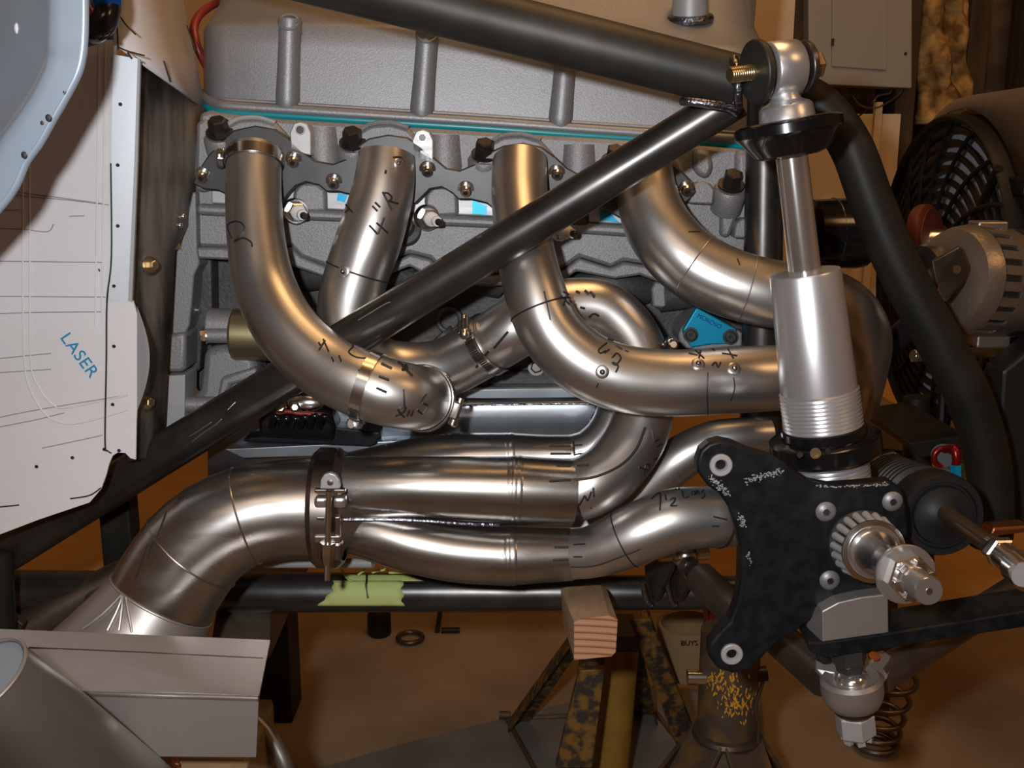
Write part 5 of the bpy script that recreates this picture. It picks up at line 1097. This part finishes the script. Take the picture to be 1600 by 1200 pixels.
obj('case_lug', MB().box(a1 + aax*.064 + V(0, 0, -ar*.97), (.034, .026, .024)), M['alt'], al, smooth=0, bevel=.002)
obj('case_lug', MB().box(a1 + aax*.062 + V(-.01, 0, ar*.98), (.03, .026, .016)), M['alt'], al, smooth=0, bevel=.002)
obj('pulley', MB().lathe([(-.035, .012), (-.034, .03), (-.028, .032), (-.024, .024), (-.02, .032), (-.014, .03), (-.012, .012)], a1, aax, 36), M['bright'], al)
obj('shaft_nut', MB().lathe([(-.046, .009), (-.035, .009)], a1, aax, 6), M['bright'], al, smooth=20)
abk = thing('alternator_bracket', 'triangular grey bracket bolted in front of the alternator', 'bracket', P(1490, 420, .93))
bkp = obj('plate', MB().prism([P(1456, 408, .94), P(1500, 384, .95), P(1514, 416, .95), P(1502, 444, .945), P(1478, 470, .935), P(1462, 440, .935)], V(.004, .012, 0)), M['bar'], abk, smooth=0, bevel=.0015)
obj('hole', MB().lathe([(0, .004), (.0004, .004)], P(1495, 421, .944), (0, -1, 0), 14), M['bright'], bkp)
pu = thing('belt_pulley', 'dark red pulley disc behind the bent tube left of the alternator', 'pulley', P(1430, 360, 1.12))
obj('disc', MB().lathe([(0, .043), (.004, .045), (.012, .045), (.016, .04)], P(1434, 384, 1.14), V(.75, -.62, .1), 44), M['pulleyred'], pu)
obj('face', MB().lathe([(.016, .04), (.017, .04)], P(1434, 384, 1.14), V(.75, -.62, .1), 40), M['pulleyred'], pu)
obj('hub', MB().lathe([(.016, .018), (.03, .016)], P(1434, 384, 1.14), V(.75, -.62, .1), 28), M['bright'], pu)
# lower radiator hose & odd pieces on the right
o = obj('radiator_hose', MB().tube(catmull([tuple(P(x, y, Y)) for x, y, Y in ((1345, 600, 1.1), (1370, 560, 1.08), (1400, 530, 1.06), (1428, 505, 1.04), (1450, 480, 1.02))], 6), .013, 20), M['rubber'], None); tag(o, 'black rubber hose running up behind the bent tube to the alternator', 'hose')
hc = thing('hose_stub', 'gold metal pipe stub behind the bent black tube', 'pipe stub', P(1438, 558, 1.1)); obj('stub', MB().cyl(P(1428, 556, 1.1), V(.60, 1.19, P(1440, 558, 1.15).z), .0065, 18), M['brass'], hc); obj('end_ring', MB().ring(P(1428, 556, 1.1), P(1450, 560, 1.1)-P(1428, 556, 1.1), .0062, .001), M['bright'], hc)
kn = thing('round_bolt', 'dark round bolt head behind the right side of the silver shock body', 'bolt', P(1358, 604, 1.05)); obj('head', MB().ball(P(1358, 604, 1.05), .013), M['blackbolt'], kn); obj('shank', MB().cyl(P(1340, 600, 1.07), P(1358, 604, 1.05), .008, 14), M['blackbolt'], kn)
o = obj('carton', MB().prism(poly([(1352, 632), (1411, 638), (1411, 705), (1352, 700)], 1.45), V(0, .15, 0)), M['cardboard'], None, smooth=0, bevel=.002); tag(o, 'small tan carton behind the shock adjuster nut', 'carton')
o = obj('carton_stand', MB().box((P(1382, 700, 1.5).x, 1.52, P(1382, 703, 1.45).z/2), (.05, .12, P(1382, 703, 1.45).z)), M['darkwood'], None, smooth=0, bevel=.002); tag(o, 'dark wooden post under the tan carton', 'post')
o = obj('radiator_post', rod((1432, 620, 1.2, 40), (1436, 900, 1.2, 46)), M['rubber'], None); tag(o, 'black vertical post below the cooling fan', 'post')
bl = thing('frame_crossbar', 'dark horizontal crossbar behind the steering boot', 'frame bar', P(1450, 700, 1.05)); obj('bar', MB().prism([P(1420, 692, 1.05), P(1510, 680, 1.05), P(1516, 700, 1.05), P(1440, 716, 1.05)], V(0, .16, 0)), M['bar_dark'], bl, smooth=0, bevel=.002)
obj('mount', MB().cyl(P(1474, 712, 1.0), P(1474, 712, 1.08), .012, 20), M['rubber'], bl)
for i_, (x0, x1) in enumerate(((1456, 1468), (1491, 1495))):
    o = obj('brass_strip', MB().prism(poly([(x0, 660), (x1, 660), (x1-2, 696), (x0-2, 696)], 1.2), V(0, .01, 0)), M['brass'] if i_ else M['copper'], None, smooth=0); tag(o, ('wide orange strip below the cooling fan', 'narrow brass strip below the cooling fan')[i_], 'strip')
o = obj('dark_duct', MB().prism(poly([(1566, 580), (1640, 520), (1640, 830), (1590, 830), (1562, 650)], .98), V(0, .04, 0)), M['rubber'], None, smooth=0, bevel=.004); tag(o, 'dark duct panel at the right edge behind the bent tube', 'duct')
